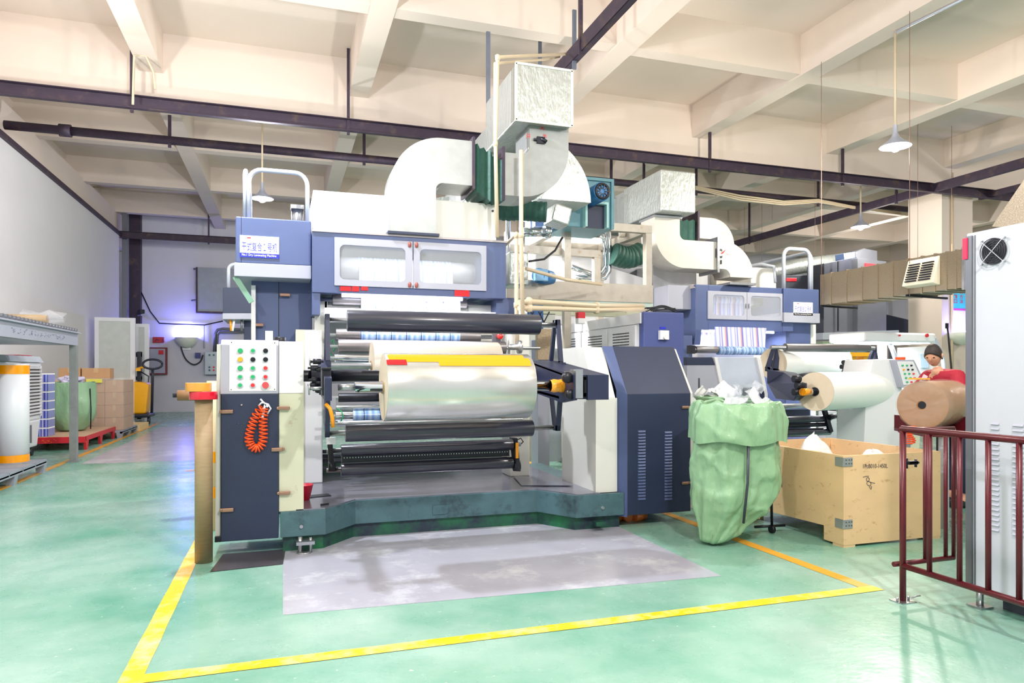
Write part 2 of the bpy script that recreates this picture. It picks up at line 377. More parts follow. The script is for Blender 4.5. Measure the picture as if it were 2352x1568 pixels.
# ---- steel supports under the ceiling
def channel(x0, y0, x1, y1, z, h, hang, label, name='steel_channel_beam', hw=.05, top=7.3):
    t = thing(name, ((x0+x1)/2, (y0+y1)/2, z), label, 'steel beam')
    a = Vector((x0, y0, z)); b = Vector((x1, y1, z)); m = MB().use(RUST)
    m.bar(a, b, .015, h)
    for sgn in (1, -1):
        d = (b-a).normalized(); n = Vector((d.y, -d.x, 0)); m.bar(a+n*.05+Vector((0, 0, sgn*(h/2-.006))), b+n*.05+Vector((0, 0, sgn*(h/2-.006))), .10, .012)
    m.build('channel', None, t)
    for q in hang:
        p = a+(b-a)*q; zt = top
        MB().use(RUST).box(p.x-.025, p.x+.025, p.y-.03+.0, p.y+.02, z-h/2-.05, zt).build('hanger', None, t)
    return t
Yb = 12.95
def qx(px, x0, x1, Y): return (XY(px, Y)-x0)/(x1-x0)
channel(-5, Yb, 20.5, Yb, 5.9, .22, [qx(303, -5, 20.5, Yb), qx(800, -5, 20.5, Yb), qx(1630, -5, 20.5, Yb), qx(1935, -5, 20.5, Yb)], 'long rusty dark channel beam crossing the whole hall just below the ceiling girder')
channel(3.85, -2, 3.85, 12.9, 5.9, .2, [.72, .5], 'dark channel beam running away from the camera above the foil duct')
channel(15.0, 8, 15.0, 25, 5.9, .2, [.35, .7], 'dark channel beam rising to the right past the concrete column')
channel(16.9, 6, 16.9, 13.2, 5.9, .14, [], 'short dark channel beam between the column and the brown duct hood')
channel(-5, 25.3, 3, 25.3, 5.85, .22, [.33], 'dark channel beam in front of the back wall at upper left')
t = thing('steel_pipe', (5, 15.5, 6.1), 'rusty dark round pipe hung below and behind the long channel beam', 'pipe')
MB().rod((-5, 15.5, 6.1), (17.5, 15.5, 6.1), .085).build('pipe', RUST, t)
for x in (-4.0, 4.2):
    MB().rod((x-.1, 15.5, 6.1), (x+.1, 15.5, 6.1), .12).build('coupling', RUST, t)
for px in (390, 836, 975, 1403, 1478, 1598, 1878):
    x = XY(px, 15.5); MB().box(x-.03, x+.03, 15.46, 15.5, 5.95, 7.3).build('hanger', RUST, t)
# cable bundle beside that pipe
m = MB()
for k in range(3):
    pts = [PY(1598, 428+3*k, 15.3), PY(1700, 449+5*k, 15.3), PY(1800, 462+4*k, 15.3), PY(1880, 458+3*k, 15.3), PY(1960, 474+2*k, 15.3), PY(2085, 490+2*k, 15.3)]
    m.tube(pts, .022, 6)
m.build('cable_bundle', PVC, label='sagging bundle of cream cables beside the round ceiling pipe at right', cat='cables')
# thin steel wires hanging
wr = MB()
for px, y0, y1, Y in ((1872, 300, 640, 16), (2186, 280, 560, 12.5), (2108, 290, 600, 12.4), (1750, 480, 640, 20), (1710, 470, 600, 21)):
    q_ = PY(px, y0, Y); q_.z = 7.29 if px != 2108 else 7.3; wr = MB().rod(q_, PY(px, y1, Y), .005, n=6)
    wr.build('suspension_wire', mat('wire_grey', (140, 110, 100), .5), label={1872: 'thin suspension wire dropping behind the second machine guard rail', 2186: 'thin suspension wire on the front of the concrete column', 2108: 'thin suspension wire left of the column down to the air duct', 1750: 'thin wire hanging in the far bay above the second machine', 1710: 'thin wire far left of the pair above the pale elbow duct'}[px], cat='wire')
MB().tube([PY(175, 428, 24), PY(350, 436, 24), PY(560, 444, 24), PY(720, 452, 24)], .02, 6).build('conduit', PVC, label='thin conduit crossing the ceiling above the far left corner', cat='conduit')
# conduits on ceiling at right
MB().tube([(8.8, 8.2, 6.57), (8.9, 7.2, 6.57), (8.9, 2, 6.57)], .02, 6).build('conduit', TUBEW, label='white conduit on the beam underside feeding the bright hanging lamp', cat='conduit')
MB().tube([PY(1948, 402, 13.2), PY(2130, 438, 13.2)], .03, 6).build('conduit', PVC, label='cream conduit under the girder left of the column', cat='conduit')
MB().tube([PY(305, 240, 12.7), PY(308, 128, 12.7), PY(335, 128, 12.7), PY(352, 165, 12.9), PY(356, 205, 12.9)], .02, 6).build('conduit', PVC, label='bent cream conduit around the beam end at upper left', cat='conduit')

# ---- pendant lamps
def pendant(x, y, zt, zb, label, glow=1.0, col=(1, .985, .95)):
    t = thing('pendant_lamp', (x, y, zb), label, 'lamp', 'bell shaped pendant lamps under the ceiling')
    MB().rod((x, y, zb+.25), (x, y, zt), .018, n=8).build('drop_rod', PVC, t)
    MB().lathe((x, y, zb), [(.03, .32), (.035, .2), (.06, .14), (.09, .1), (.22, -.0), (.225, -.01), (.21, -.005), (.08, .09), (.04, .12)], n=24).build('lamp_shade', mat('lamp_shade_metal', (190, 195, 215), .3, .5), t)
    MB().lathe((x, y, zb), [(.001, .13), (.05, .11), (.085, .06), (.09, .01), (.07, -.05), (.03, -.08), (.001, -.085)], n=16).build('bulb', LAMP, t)
    light('pendant_light', (x, y, zb-.16), LAMP_W*glow, col, .1)
pendant(-.4, 15, 7.31, 4.95, 'bell pendant lamp seen through the guard rail of the first machine', 1.0, (.93, .94, 1))
pendant(8.8, 8.2, 6.6, 4.85, 'brightest pendant lamp hanging at upper right near the column', 1.6, (1, .95, .82))
pendant(13.5, 13.6, 6.17, 5.0, 'small pendant lamp left of the concrete column above the brown air duct', .7, (1, .95, .85))
pendant(-.5, 6.36, 6.64, 4.95, 'pendant lamp glaring at the top left edge of the picture', 2.2, (.9, .93, 1))
for i, (x, y, g) in enumerate(((2.2, .2, 2.4), (-3.2, -.5, 1.6), (9, .5, .9), (19, 9, .8), (20, 19, .8), (7, 20, .8), (-3.0, 10.5, .6), (5.8, 3.2, .8), (2.65, 9.8, 1.4))):
    light('unseen_hall_light', (x, y, 3.6 if y == 9.8 else 4.9), LAMP_W*g, (1, .97, .92), .12)  # no fixtures; last two added to brighten the platform frame and heater cabinets

# ---- back wall fittings
YB = 27.25
def wallbox(name, x0, y0, x1, y1, d, m, label, cat, Y=YB, bev=.01):
    a = PY(x0, y1, Y); b = PY(x1, y0, Y)
    return MB().box(a.x, b.x, Y-d, Y, a.z, b.z).build(name, m, bev=bev, label=label, cat=cat)
a = PY(455, 715, YB); b = PY(562, 619, YB)
t = thing('wall_hatch', (a.x, YB, a.z), 'grey steel hatch high on the back wall beside the navy box', 'hatch')
MB().box(a.x, b.x, YB-.12, YB, a.z, b.z).build('hatch_door', mat('hatch_grey', (150, 156, 166), .5), t)
MB().box(a.x-.06, b.x, YB-.14, YB, a.z-.06, a.z).box(a.x-.06, a.x, YB-.14, YB, a.z, b.z).build('hatch_frame', RUST, t)
for i, (px, py) in enumerate(((445, 618), (440, 690))):
    p = PY(px, py, YB); MB().tube([p+Vector((0, -.05, 0)), p+Vector((.2, -.08, .02)), p+Vector((.35, -.03, -.02))], .03, 6).build('hinge_bracket', GREYM, t)
wb = wallbox('wall_sign', 351, 774, 377, 787, .02, mat('sign_red', (168, 30, 36), .5), 'small dark red sign with pale characters above the grey cabinet on the back wall', 'sign')
scribble('sign_text', BLACK, wb, PY(353, 784, YB-.021), (1, 0, 0), (0, 0, 1), .38, .08, 5, 3, r=.006)
a = PY(343, 860, YB); b = PY(385, 798, YB)
t = thing('hydrant_cabinet', (a.x, YB, a.z), 'red framed hydrant cabinet on the back wall behind the stacker mast', 'cabinet')
MB().box(a.x, b.x, YB-.18, YB, a.z, b.z).build('frame', mat('maroon2', (120, 30, 40)), t)
MB().box(a.x+.05, b.x-.05, YB-.2, YB-.18, a.z+.05, b.z-.05).build('door', GREYP, t)
MB().box(b.x-.26, b.x-.1, YB-.215, YB-.2, b.z-.25, b.z-.1).build('alarm_button', RED, t)
# wall lamp with blue glow
def wall_lamp(p, n, label, s=1.0, power=90):
    t = thing('wall_lamp', p, label, 'lamp')
    nx, ny = n
    MB().lathe(p+Vector((nx*.12, ny*.12, 0))*s, [(.001, -.28*s), (.16*s, -.24*s), (.26*s, -.12*s), (.3*s, .0), (.29*s, .01), (.22*s, -.1*s), (.001, -.2*s)], n=24).build('lamp_bowl', mat('lamp_bowl', (222, 226, 214), .4), t)
    MB().lathe(p+Vector((nx*.12, ny*.12, 0))*s, [(.001, .06*s), (.12*s, .03*s), (.2*s, -.06*s), (.001, -.08*s)], n=16).build('bulb', mat('blue_white_bulb', (220, 225, 255), emis=(200, 205, 255), es=18), t)
    light('wall_lamp_light', (p.x+nx*.25*s, p.y+ny*.25*s, p.z+.14*s), power, (.16, .16, 1.0), .08)
    return t
wall_lamp(PY(430, 776, YB), (0, -1), 'bowl wall lamp glowing blue above on the back wall', 1.3, 75)
wc = thing('wall_cable', PY(420, 790, YB), 'black looped cable hanging from the blue glowing wall lamp to a socket', 'cable')
MB().tube(smooth_path([PY(415, 787, YB-.1), PY(418, 805, YB-.1), PY(428, 826, YB-.1), PY(445, 837, YB-.1), PY(460, 830, YB-.1), PY(466, 815, YB-.1)], 6), .024, 8).build('cable', BLACK, wc)
a = PY(449, 822, YB); b = PY(461, 810, YB)
MB().box(a.x, b.x, YB-.12, YB, a.z, b.z).build('socket', mat('socket_blue', (50, 60, 120)), wc)
a = PY(472, 860, YB); b = PY(512, 808, YB)
t = thing('junction_box', (a.x, YB, a.z), 'pale grey junction box with two rows of lamps left of the control cabinet', 'box')
MB().box(a.x, b.x, YB-.3, YB, a.z, b.z).build('body', mat('jb_grey', (184, 196, 204), .45), t, bev=.02)
for py in (815, 843, 850):
    for k, px in enumerate((481, 491, 501)):
        p = PY(px, py, YB-.32); MB().rod(p, p+Vector((0, .03, 0)), .035, n=10).build('indicator', [TEAL, RED, GREENF][k % 3] if py > 820 else TEAL, t)
MB().tube([PY(492, 808, YB-.15), PY(495, 765, YB-.15), PY(500, 757, YB-.15), PY(512, 755, YB-.15), PY(560, 757, YB-.15)], .05, 8).tube([PY(498, 808, YB-.15), PY(500, 770, YB-.15), PY(505, 763, YB-.15), PY(560, 763, YB-.15)], .04, 8).build('conduit', GREYM, label='bent grey conduits rising from the junction box on the back wall', cat='conduit')
MB().tube([PY(324, 670, YB-.08), PY(345, 715, YB-.08), PY(366, 742, YB-.08), PY(400, 744, YB-.08), PY(470, 746, YB-.08), PY(512, 737, YB-.08)], .022, 6).build('wall_wire', BLACK, label='slack black wire running along the back wall above the red sign', cat='wire')
MB().tube([PY(438, 745, YB-.05), PY(468, 747, YB-.05), PY(469, 800, YB-.05)], .025, 6).build('conduit', TUBEW, label='thin white conduit beside the blue glowing wall lamp', cat='conduit')
wb = wallbox('wall_notice', 418, 793, 438, 803, .015, WHT, 'little white notice under the blue glowing wall lamp', 'notice')
p = PX(318, 716, -4.7)
t = thing('security_camera', p, 'small dark security camera on the corner post above the open door leaves', 'camera')
MB().cbox(p+Vector((.1, -.1, 0)), .14, .3, .14, rz=.5).build('body', BLACK, t, bev=.02)
MB().bar((-4.8, 27.05, p.z-.1), p+Vector((.1, 0, -.1)), .04, .04).build('bracket', TUBEW, t)
# open cold-room door leaves
def leaf(name, px0, px1, pt, Y, label):
    x0, x1 = XY(px0, Y), XY(px1, Y); z = ZZ(pt, x0, Y)
    t = thing(name, (x0, Y, 0), label, 'door'); t['kind'] = 'structure'
    MB().box(x0+.1, x1-.1, Y+.02, Y+.08, .02, z-.1).build('leaf', mat('door_leaf', (196, 200, 196), .5), t)
    MB().box(x0, x0+.1, Y, Y+.1, 0, z-.1).box(x1-.12, x1, Y, Y+.1, 0, z-.1).box(x0, x1, Y, Y+.1, z-.1, z).build('leaf_frame', PANEL, t)
    return t
d1 = leaf('door_1', 217, 310, 728, 21.5, 'tall pale door leaf standing open behind the cartons')
p = PY(316, 846, 21.4)
MB().tube([p, p+Vector((.12, -.1, .03)), p+Vector((.2, -.1, .02))], .03, 6).cbox(p+Vector((.03, -.08, -.03)), .12, .05, .08).build('orange_handle', LATEY, d1)
leaf('door_2', 309, 342, 743, 22.6, 'narrow pale door leaf open beside the stacker')
# ================================================================ LEFT AISLE
def PB(mb, x0, y0, x1, y1, Y, dy):
    """box whose front face on plane Y covers a photo rectangle"""
    X0, X1 = XY(x0, Y), XY(x1, Y); xm = (X0+X1)/2
    return mb.box(X0, X1, Y, Y+dy, ZZ(y1, xm, Y), ZZ(y0, xm, Y))
# roller conveyor rack
t = thing('roller_conveyor', (-3.95, 10, 0), 'grey steel roller conveyor rack on tall legs at the left edge', 'conveyor')
for x, nm in ((-3.18, 0), (-4.75, 1)):
    MB().box(x-.04, x+.04, 6.5, 12.85, 1.86, 2.06).box(x-.09, x+.09, 6.5, 12.85, 2.05, 2.07).build('side_rail', GREYP, t)
for x in (-3.18, -4.75):
    for y in (12.78, 8.2): MB().box(x-.05, x+.05, y-.06, y+.06, .02, 1.86).box(x-.09, x+.09, y-.1, y+.1, 0, .02).build('leg', GALV, t)
MB().box(-4.75, -3.18, 12.7, 12.78, 1.88, 1.98).box(-4.75, -3.18, 9.2, 9.28, 1.88, 1.98).box(-4.72, -3.2, 6.5, 12.7, 1.86, 1.875).build('underside_sheet', GREYP, t)
for i in range(44):
    y = 6.7+i*.14; MB().rod((-4.7, y, 2.10), (-3.12, y, 2.10), .03, n=8).build('roller', GREYM, t)
scribble('rail_marking', mat('faded_ink', (130, 130, 160), .6), t, (-3.139, 9.95, 1.92), (0, 1, 0), (0, 0, 1), 2.2, .06, 13, 5)
t = thing('wrapped_roll', (-3.6, 11.6, 2.14), 'small kraft roll in crumpled clear film on the conveyor rack', 'roll')
MB().rod((-3.9, 11.9, 2.21), (-3.3, 11.9, 2.21), .07).build('roll', KRAFT, t)
m = MB(); m.lathe((-3.45, 12.0, 2.23), [(.02, -.3), (.12, -.2), (.09, 0), (.13, .15), (.05, .35)], 'X', 14)
for i, v in enumerate(m.v): m.v[i] = v+Vector((random.uniform(-.03, .03), random.uniform(-.04, .04), random.uniform(-.03, .04)))
m.build('loose_wrap', WRAP, t)
# pallet of upright film rolls
def plastic_pallet(x0, x1, y0, y1, h, m, label, name='plastic_pallet'):
    t = thing(name, ((x0+x1)/2, (y0+y1)/2, 0), label, 'pallet')
    d = MB(); n = 5
    for i in range(n):
        a = y0+(y1-y0)*i/n; d.box(x0, x1, a, a+(y1-y0)/n-.03, h-.05, h)
    d.box(x0, x0+.05, y0, y1, h-.07, h-.03).box(x1-.05, x1, y0, y1, h-.07, h-.03); d.build('deck', m, t)
    for x in (x0, (x0+x1)/2-.06, x1-.12):
        for y in (y0, (y0+y1)/2-.06, y1-.12):
            MB().prism([(x, y, h-.05), (x+.12, y, h-.05), (x+.1, y, 0), (x+.02, y, 0)], (0, .12, 0)).build('foot', m, t)
    return t
plastic_pallet(-4.5, -3.22, 9.2, 11.6, .19, mat('pallet_grey', (150, 156, 168), .5), 'grey plastic pallet under the tall wrapped rolls at the left edge')
def tall_roll(x, y, r, h, label, hand=None):
    t = thing('upright_film_roll', (x, y, .19), label, 'film roll', 'upright wrapped film rolls on the grey pallet')
    MB().lathe((x, y, .19), [(.001, 0), (r, 0), (r, h), (.05, h), (.05, h-.1), (.001, h-.1)], n=32).build('film', PANEL, t)
    MB().lathe((x, y, .19), [(r+.003, h-.14), (r+.003, h-.02)], n=32).build('tape_band', YEL, t)
    MB().lathe((x, y, .19), [(r+.003, .02), (r+.003, .12)], n=32).build('tape_band', YEL, t)
    if hand: scribble('handwriting', INK, t, Vector((x-r*.3, y-r*.94, .66)), (0.0, 0, 1), (-1, .0, 0), .62, .07, 8, 8, nrm_off=-.012)
tall_roll(-3.53, 11.22, .2, 1.36, 'tall white wrapped film roll with handwriting standing on the grey pallet', '鲜肉包装纸 102')
tall_roll(-3.86, 10.75, .2, 1.36, 'tall white wrapped film roll cut by the left edge of the picture')
# evaporative cooler
t = thing('air_cooler', (-4.4, 13.4, 0), 'white evaporative air cooler on castors with a louvred side', 'air cooler')
CX0, CX1, CY0, CY1 = -4.8, -4.0, 12.5, 14.1
MB().box(CX0, CX1, CY0, CY1, .62, 1.6).build('body', PANEL, t, bev=.03)
MB().prism([(CX0+.05, CY0+.05, .15), (CX1-.06, CY0+.05, .15), (CX1, CY0, .62), (CX0, CY0, .62)], (0, CY1-CY0-.05, 0)).build('water_tank', PANEL, t, bev=.03)
MB().prism([(CX0-.02, CY0-.02, 1.6), (CX1+.03, CY0-.02, 1.6), (CX1-.03, CY0-.02, 1.7), (CX0+.05, CY0-.02, 1.72)], (0, CY1-CY0+.04, 0)).build('top_cover', mat('cooler_top', (188, 196, 206), .4), t)
MB().box(CX1-.3, CX1-.05, 13.2, 13.8, 1.705, 1.715).build('control_strip', RED, t)
MB().box(CX1-.01, CX1+.006, 13.05, 14.0, .7, 1.52).build('filter_pad', mat('filter_pad', (96, 90, 88), .9, var=.3, scale=90), t)
l = MB()
for i in range(15): l.cbox((CX1+.02, 13.52, .73+i*.055), .035, .98, .014, ry=.5)
for y in (13.03, 14.0): l.box(CX1, CX1+.03, y-.02, y+.02, .68, 1.54)
l.build('louvre_grille', PANEL, t)
MB().box(CX1-.03, CX1+.012, 13.55, 13.57, .25, .55).build('water_gauge', GREYM, t)
for x in (-4.7, -4.12):
    for y in (12.65, 13.95): MB().rod((x-.03, y, .07), (x+.03, y, .07), .07).bar((x, y, .08), (x, y, .16), .03, .03).build('castor', BLACK, t)
# red pallet
t = thing('red_pallet', (-4.05, 15.6, 0), 'low red steel pallet with a plywood top under the green sack', 'pallet')
MB().box(-4.7, -3.46, 14.6, 17.0, .235, .255).build('plywood_top', mat('pallet_ply', (196, 160, 130), .6), t)
rf = MB().use(mat('pallet_red', (196, 30, 44), .45))
rf.box(-4.72, -3.44, 14.58, 14.63, .14, .25).box(-3.49, -3.44, 14.6, 17, .17, .25).box(-4.72, -4.67, 14.6, 17, .17, .25).build('frame', None, t)
for x in (-3.465, -4.69):
    for y in (14.64, 15.7, 16.8): MB().prism([(x-.02, y-.03, .17), (x-.02, y+.2, .17), (x-.02, y+.12, 0), (x-.02, y+.02, 0)], (.04, 0, 0)).build('leg', MATS['pallet_red'], t)
scribble('frame_text', YEL, t, (-4.45, 14.578, .165), (1, 0, 0), (0, 0, 1), .6, .055, 6, 9)
# drink packs
pk = stripes('drink_pack', [(0, (40, 50, 170)), (.25, (200, 205, 240)), (.45, (70, 40, 140)), (.6, (40, 70, 200)), (.8, (180, 190, 235)), (1, (40, 50, 170))], 0, .1)
for i in range(7):
    z = .256+i*.165; o = MB().use(pk).box(-4.5, -4.08, 14.75, 15.15, z, z+.14).use(WRAP).box(-4.51, -4.07, 14.74, 15.16, z-.0, z+.16)
    o = MB(); o.use(pk).box(-4.5, -4.08, 14.75, 15.15, z+.001, z+.14).use(WHT).box(-4.5, -4.08, 14.75, 15.15, z+.14, z+.163)
    o.build('drink_pack', None, label='blue and white shrink-wrapped drink pack in the stack beside the air cooler', cat='drink pack', group='drink packs stacked on the red pallet')
# woven sack with rim
def sack(cx, cy, z0, h, rx, ry, name, label, shear=(0, 0), point=False, n=40, rings=22, seed=3, rim=.2):
    rnd = random.Random(seed); t = thing(name, (cx, cy, z0), label, 'sack')
    ph = [rnd.uniform(0, 6.28) for _ in range(12)]
    def prof(u): # u 0..1 bottom to top
        return (.55+.5*math.sin(min(1, u*2.4)*PI/2))*(1-.12*max(0, u-.6)/.4) if not point else (.28+.80*min(1, (u/.30)**.8) if u < .3 else 1.08-.12*(u-.3)/.7)
    v = []
    for i in range(rings+1):
        u = i/rings
        for k in range(n):
            a = 2*PI*k/n; f = prof(u)
            f *= 1+.05*math.sin(5*a+ph[0]+3*u)*(1-.5*u)+.035*math.sin(9*a+ph[1]-5*u)+.03*math.sin(14*a+ph[2])*u+.02*math.sin(3*a+8*u+ph[3])
            dx, dy = shear[0]*(1-u)**2, shear[1]*(1-u)**2
            v.append((cx+dx+rx*f*math.cos(a), cy+dy+ry*f*math.sin(a), z0+h*u+.012*math.sin(7*a+ph[4])*u))
    fs = [(i*n+k, i*n+(k+1) % n, (i+1)*n+(k+1) % n, (i+1)*n+k) for i in range(rings) for k in range(n)]
    fs.append(tuple(range(n))[::-1])
    MB().add(v, fs, True).build('bag', SACK, t, solid=.006, sub=1)
    return t, prof, ph
sk, _, _ = sack(-4.02, 16.0, .256, .98, .42, .38, 'woven_sack', 'bulging green woven sack standing on the red pallet', seed=5)
m = MB()
rnd = random.Random(4)
for i in range(16):
    a = rnd.uniform(0, 6.28); r = rnd.uniform(0, .2); c = Vector((-4.02+r*math.cos(a), 16+r*math.sin(a), 1.2+rnd.uniform(0, .12))); m.cbox(c, .2, .14, .06, rnd.uniform(0, 3), rnd.uniform(-.6, .6), rnd.uniform(-.6, .6))
m.build('waste_film', mat('waste_violet', (214, 208, 236), .3), sk, bev=.02)
MB().tube([(-3.66, 15.85, 1.1), (-3.62, 15.75, .7), (-3.64, 15.8, .3)], .012, 6).build('tie_cord', BLACK, sk)
# carton stack
plastic_pallet(-4.95, -3.3, 16.95, 18.6, .17, MATS['pallet_grey'], 'grey plastic pallet under the shrink-wrapped cartons')
def carton(x, y, z, sx, sy, sz, parent=None, label=None, group=None):
    t = thing('carton', (x, y, z), label, 'carton', group)
    MB().box(x, x+sx-.006, y, y+sy-.006, z, z+sz-.004).build('box', CARD, t, bev=.004)
    MB().box(x+sx*.42, x+sx*.58, y-.002, y+sy-.004, z+sz-.01, z+sz-.002).box(x+sx*.42, x+sx*.58, y-.003, y, z+sz*.6, z+sz-.004).build('tape', CARDT, t)
    return t
base = None
for r in range(4):
    for c in range(4):
        for q in range(2):
            if q == 1 and c != 3 and r != 3: continue
            x, y, z = -4.72+c*.355, 17.05+q*.55, .17+r*.272
            if base is None: base = carton(x, y, z, .355, .55, .272, label='brown carton in the shrink-wrapped stack on the grey pallet', group='cartons in the wrapped stack')
            else: dup(base, (x, y, z))
MB().box(-4.74, -3.285, 17.03, 18.16, .18, 1.30).build('stretch_wrap', WRAP, label='clear stretch wrap around the carton stack', cat='stretch wrap')
carton(-4.62, 17.4, 1.27, .42, .4, .25, label='loose brown carton on top of the wrapped stack, behind the sack')
carton(-4.18, 17.4, 1.27, .55, .4, .25, label='loose brown carton on the right end of the wrapped stack')
MB().box(-4.0, -3.7, 17.0, 17.02, 1.2, 1.28).build('yellow_label', mat('yellow_card', (236, 228, 90), .5), label='yellow label card on the wrapped carton stack', cat='label')
# wooden pallet
t = thing('wooden_pallet', (-3.9, 19.6, 0), 'pale wooden pallet on the floor behind the cartons', 'pallet')
w_ = mat('pallet_wood', (226, 196, 140), .6)
d = MB()
for i in range(7): d.box(-4.6, -3.3, 18.9+i*.17, 19.03+i*.17, .12, .14)
d.build('deck_boards', w_, t)
for x in (-4.6, -4.0, -3.4): MB().box(x, x+.1, 18.9, 20.05, .02, .12).box(x, x+.1, 18.9, 20.05, 0, .02).build('bearer', w_, t)
# stacker truck
sx, sy = -3.72, 22.0
t = thing('pallet_stacker', (sx, sy, 0), 'yellow and black walk-behind pallet stacker parked by the open door', 'stacker')
BK = mat('stacker_black', (34, 36, 52), .4)
pt = PY(330, 812, sy)
MB().box(-4.55, -4.45, sy-.1, sy+.1, .1, 2.0).box(-3.9, -3.8, sy-.1, sy+.1, .1, 2.0).box(-4.55, -3.8, sy-.08, sy+.08, 1.85, 1.98).box(-4.55, -3.8, sy-.08, sy+.08, 1.2, 1.3).build('mast', BK, t)
MB().box(-4.7, -4.58, sy-.5, sy+.7, .05, .5).build('straddle_leg', BK, t)
MB().rod((-4.25, sy-.02, .3), (-4.25, sy-.02, 1.8), .05).build('lift_cylinder', GREYD, t); MB().rod((-4.05, sy-.02, .3), (-4.05, sy-.02, 1.8), .03).build('lift_cylinder', GREYD, t)
MB().prism([(-4.32, sy-.7, .28), (-3.58, sy-.7, .28), (-3.5, sy-.7, 1.08), (-3.62, sy-.7, 1.14), (-4.38, sy-.7, 1.2)], (0, .6, 0)).build('cowl', LATEY, t, bev=.05)
MB().box(-4.42, -3.45, sy-.85, sy-.0, .18, .28).build('chassis', BK, t, bev=.04)
m = MB().tube([(-3.42, sy-.75, .3), (-3.4, sy-.75, 1.3), (-3.4, sy-.75, 1.5)], .035, 8)
hp = arcpts((-3.4, sy-.75, 1.64), .24, 0, 2*PI, 20); hp = [Vector((p.x, p.y, 1.64+(p.z-1.64)*.55)) for p in hp]
m.tube(hp, .03, 8).build('tiller', BK, t)
for px_ in (-3.95, -3.5):
    MB().rod((px_-.03, sy-.7, .1), (px_+.03, sy-.7, .1), .1).bar((px_, sy-.7, .1), (px_, sy-.7, .22), .04, .05).build('castor', BK, t)
for z in (.8, 1.05, 1.35, 1.6): MB().box(-4.54, -4.4, sy-.115, sy-.1, z, z+.16).build('decal', WHT, t)
MB().tube([(-3.9, sy-.1, 1.5), (-3.6, sy-.12, 1.3), (-3.62, sy-.12, .9), (-3.9, sy-.1, .8)], .02, 6).build('hose', BK, t)
# ================================================================ CORE TUBES AND TAPES
t = thing('core_tube', (-.565, 5.62, 0), 'tall brown cardboard core tube standing left of the control cabinet, tapes on top', 'core tube')
x, y = PZ(468, 1290).x, PZ(468, 1290).y
MB().lathe((x, y, 0), [(.055, .01), (.064, 0), (.064, 1.235), (.052, 1.235), (.052, .3)], n=32).build('tube', KRAFT, t)
def tape_roll(c, r, h, m, label, ri=.038):
    return MB().use(m).lathe(c, [(r*.99, 0), (r, .004), (r, h-.004), (r*.99, h)], n=40).use(KRAFT).lathe(c, [(ri, h), (r*.99, h)], n=40).lathe(c, [(r*.99, 0), (ri, 0)], n=40).lathe(c, [(ri, 0), (ri, h)], n=40).build('tape_roll', None, label=label, cat='tape roll')
tape_roll((x+.0, y-.02, 1.236), .10, .06, mat('tape_red_glossy', (214, 18, 50), .15, 0, .05, 30, coat=.6), 'glossy red tape roll lying on top of the brown core tube')
tape_roll((x-.035, y-.02, 1.297), .092, .065, mat('tape_amber_glossy', (226, 156, 60), .15, 0, .12, 8, coat=.6), 'amber tape roll on top of the red tape roll')
q = Vector((XY(491, 6.9), 6.9, 0))
t = thing('core_tube', q, 'second pale core tube with amber tape bands behind the control cabinet edge', 'core tube')
MB().rod(q, q+Vector((0, 0, 1.36)), .06, n=24).build('tube', mat('pale_core', (214, 192, 150), .5), t)
for z in (.30, .62): MB().rod(q+Vector((0, 0, z)), q+Vector((0, 0, z+.1)), .062, n=24, caps=False).build('tape_band', YEL, t)
a = PY(397, 908, 7.2); b = PY(510, 908, 7.2)
t = thing('spindle_bar', a, 'black spindle bar with a brown core poking out left of the cabinet', 'spindle')
MB().rod(a, (XY(600, 7.45), 7.46, a.z), .02).build('shaft', BLACK, t)
MB().rod(a+Vector((.04, 0, 0)), a+Vector((.26, 0, 0)), .05).build('core', mat('brown_core', (136, 98, 62), .5), t)
# ================================================================ LAMINATING MACHINE 1
t = thing('laminating_machine', (1.35, 6.8, 0), 'large navy and white dry laminating machine number one in the foreground', 'laminating machine')
M1 = t
# base frame : outline seen from above
def ring_prism(pts, z0, z1): return [Vector((x, y, z0)) for x, y in pts], (0, 0, z1-z0)
bo = [(-.02, 5.86), (.33, 5.86), (.60, 6.18), (2.28, 6.18), (2.52, 5.80), (3.0, 5.80), (3.0, 8.0), (-.02, 8.0)]
bi = [(.0, 5.90), (.31, 5.90), (.58, 6.22), (2.30, 6.22), (2.53, 5.86), (2.98, 5.86), (2.98, 7.9), (.0, 7.9)]
p, d = ring_prism(bi, 0, .13); MB().prism(p, d).build('base_plinth', TEALD, t)
p, d = ring_prism(bo, .12, .325); bf = MB().prism(p, d).build('base_frame', TEAL, t, bev=.004)
p, d = ring_prism([(.10, 5.875), (.325, 5.875), (.6, 6.195), (2.28, 6.195), (2.53, 5.815), (2.76, 5.815), (2.76, 7.9), (.10, 7.9)], .325, .335); MB().prism(p, d).build('deck_plate', DECK, t)
MB().prism([(2.2, 6.4, .338), (2.66, 6.2, .345), (2.7, 6.75, .338), (2.3, 6.95, .345)], (0, 0, .006)).build('loose_cover_plate', DECK, t)
MB().box(1.28, 1.42, 6.168, 6.18, .16, .24).rod((1.31, 6.165, .2), (1.31, 6.18, .2), .01).rod((1.4, 6.165, .2), (1.4, 6.18, .2), .01).build('terminal_cover', TEAL, bf)
for x in (.14, 2.78): MB().rod((x, 5.845 if x < 1 else 5.785, .2), (x, 5.87, .2), .014).build('bolt', STEEL, bf)
MB().box(.10, .24, 5.74, 5.86, .075, .1).rod((.13, 5.8, .0), (.13, 5.8, .13), .016).rod((.21, 5.8, .0), (.21, 5.8, .12), .012).lathe((.16, 5.8, 0), [(.001, .012), (.055, .012), (.06, 0), (.001, 0)]).build('levelling_foot', STEEL, t)
MB().box(2.68, 2.78, 5.72, 5.8, .05, .09).build('levelling_foot', TEALD, t)
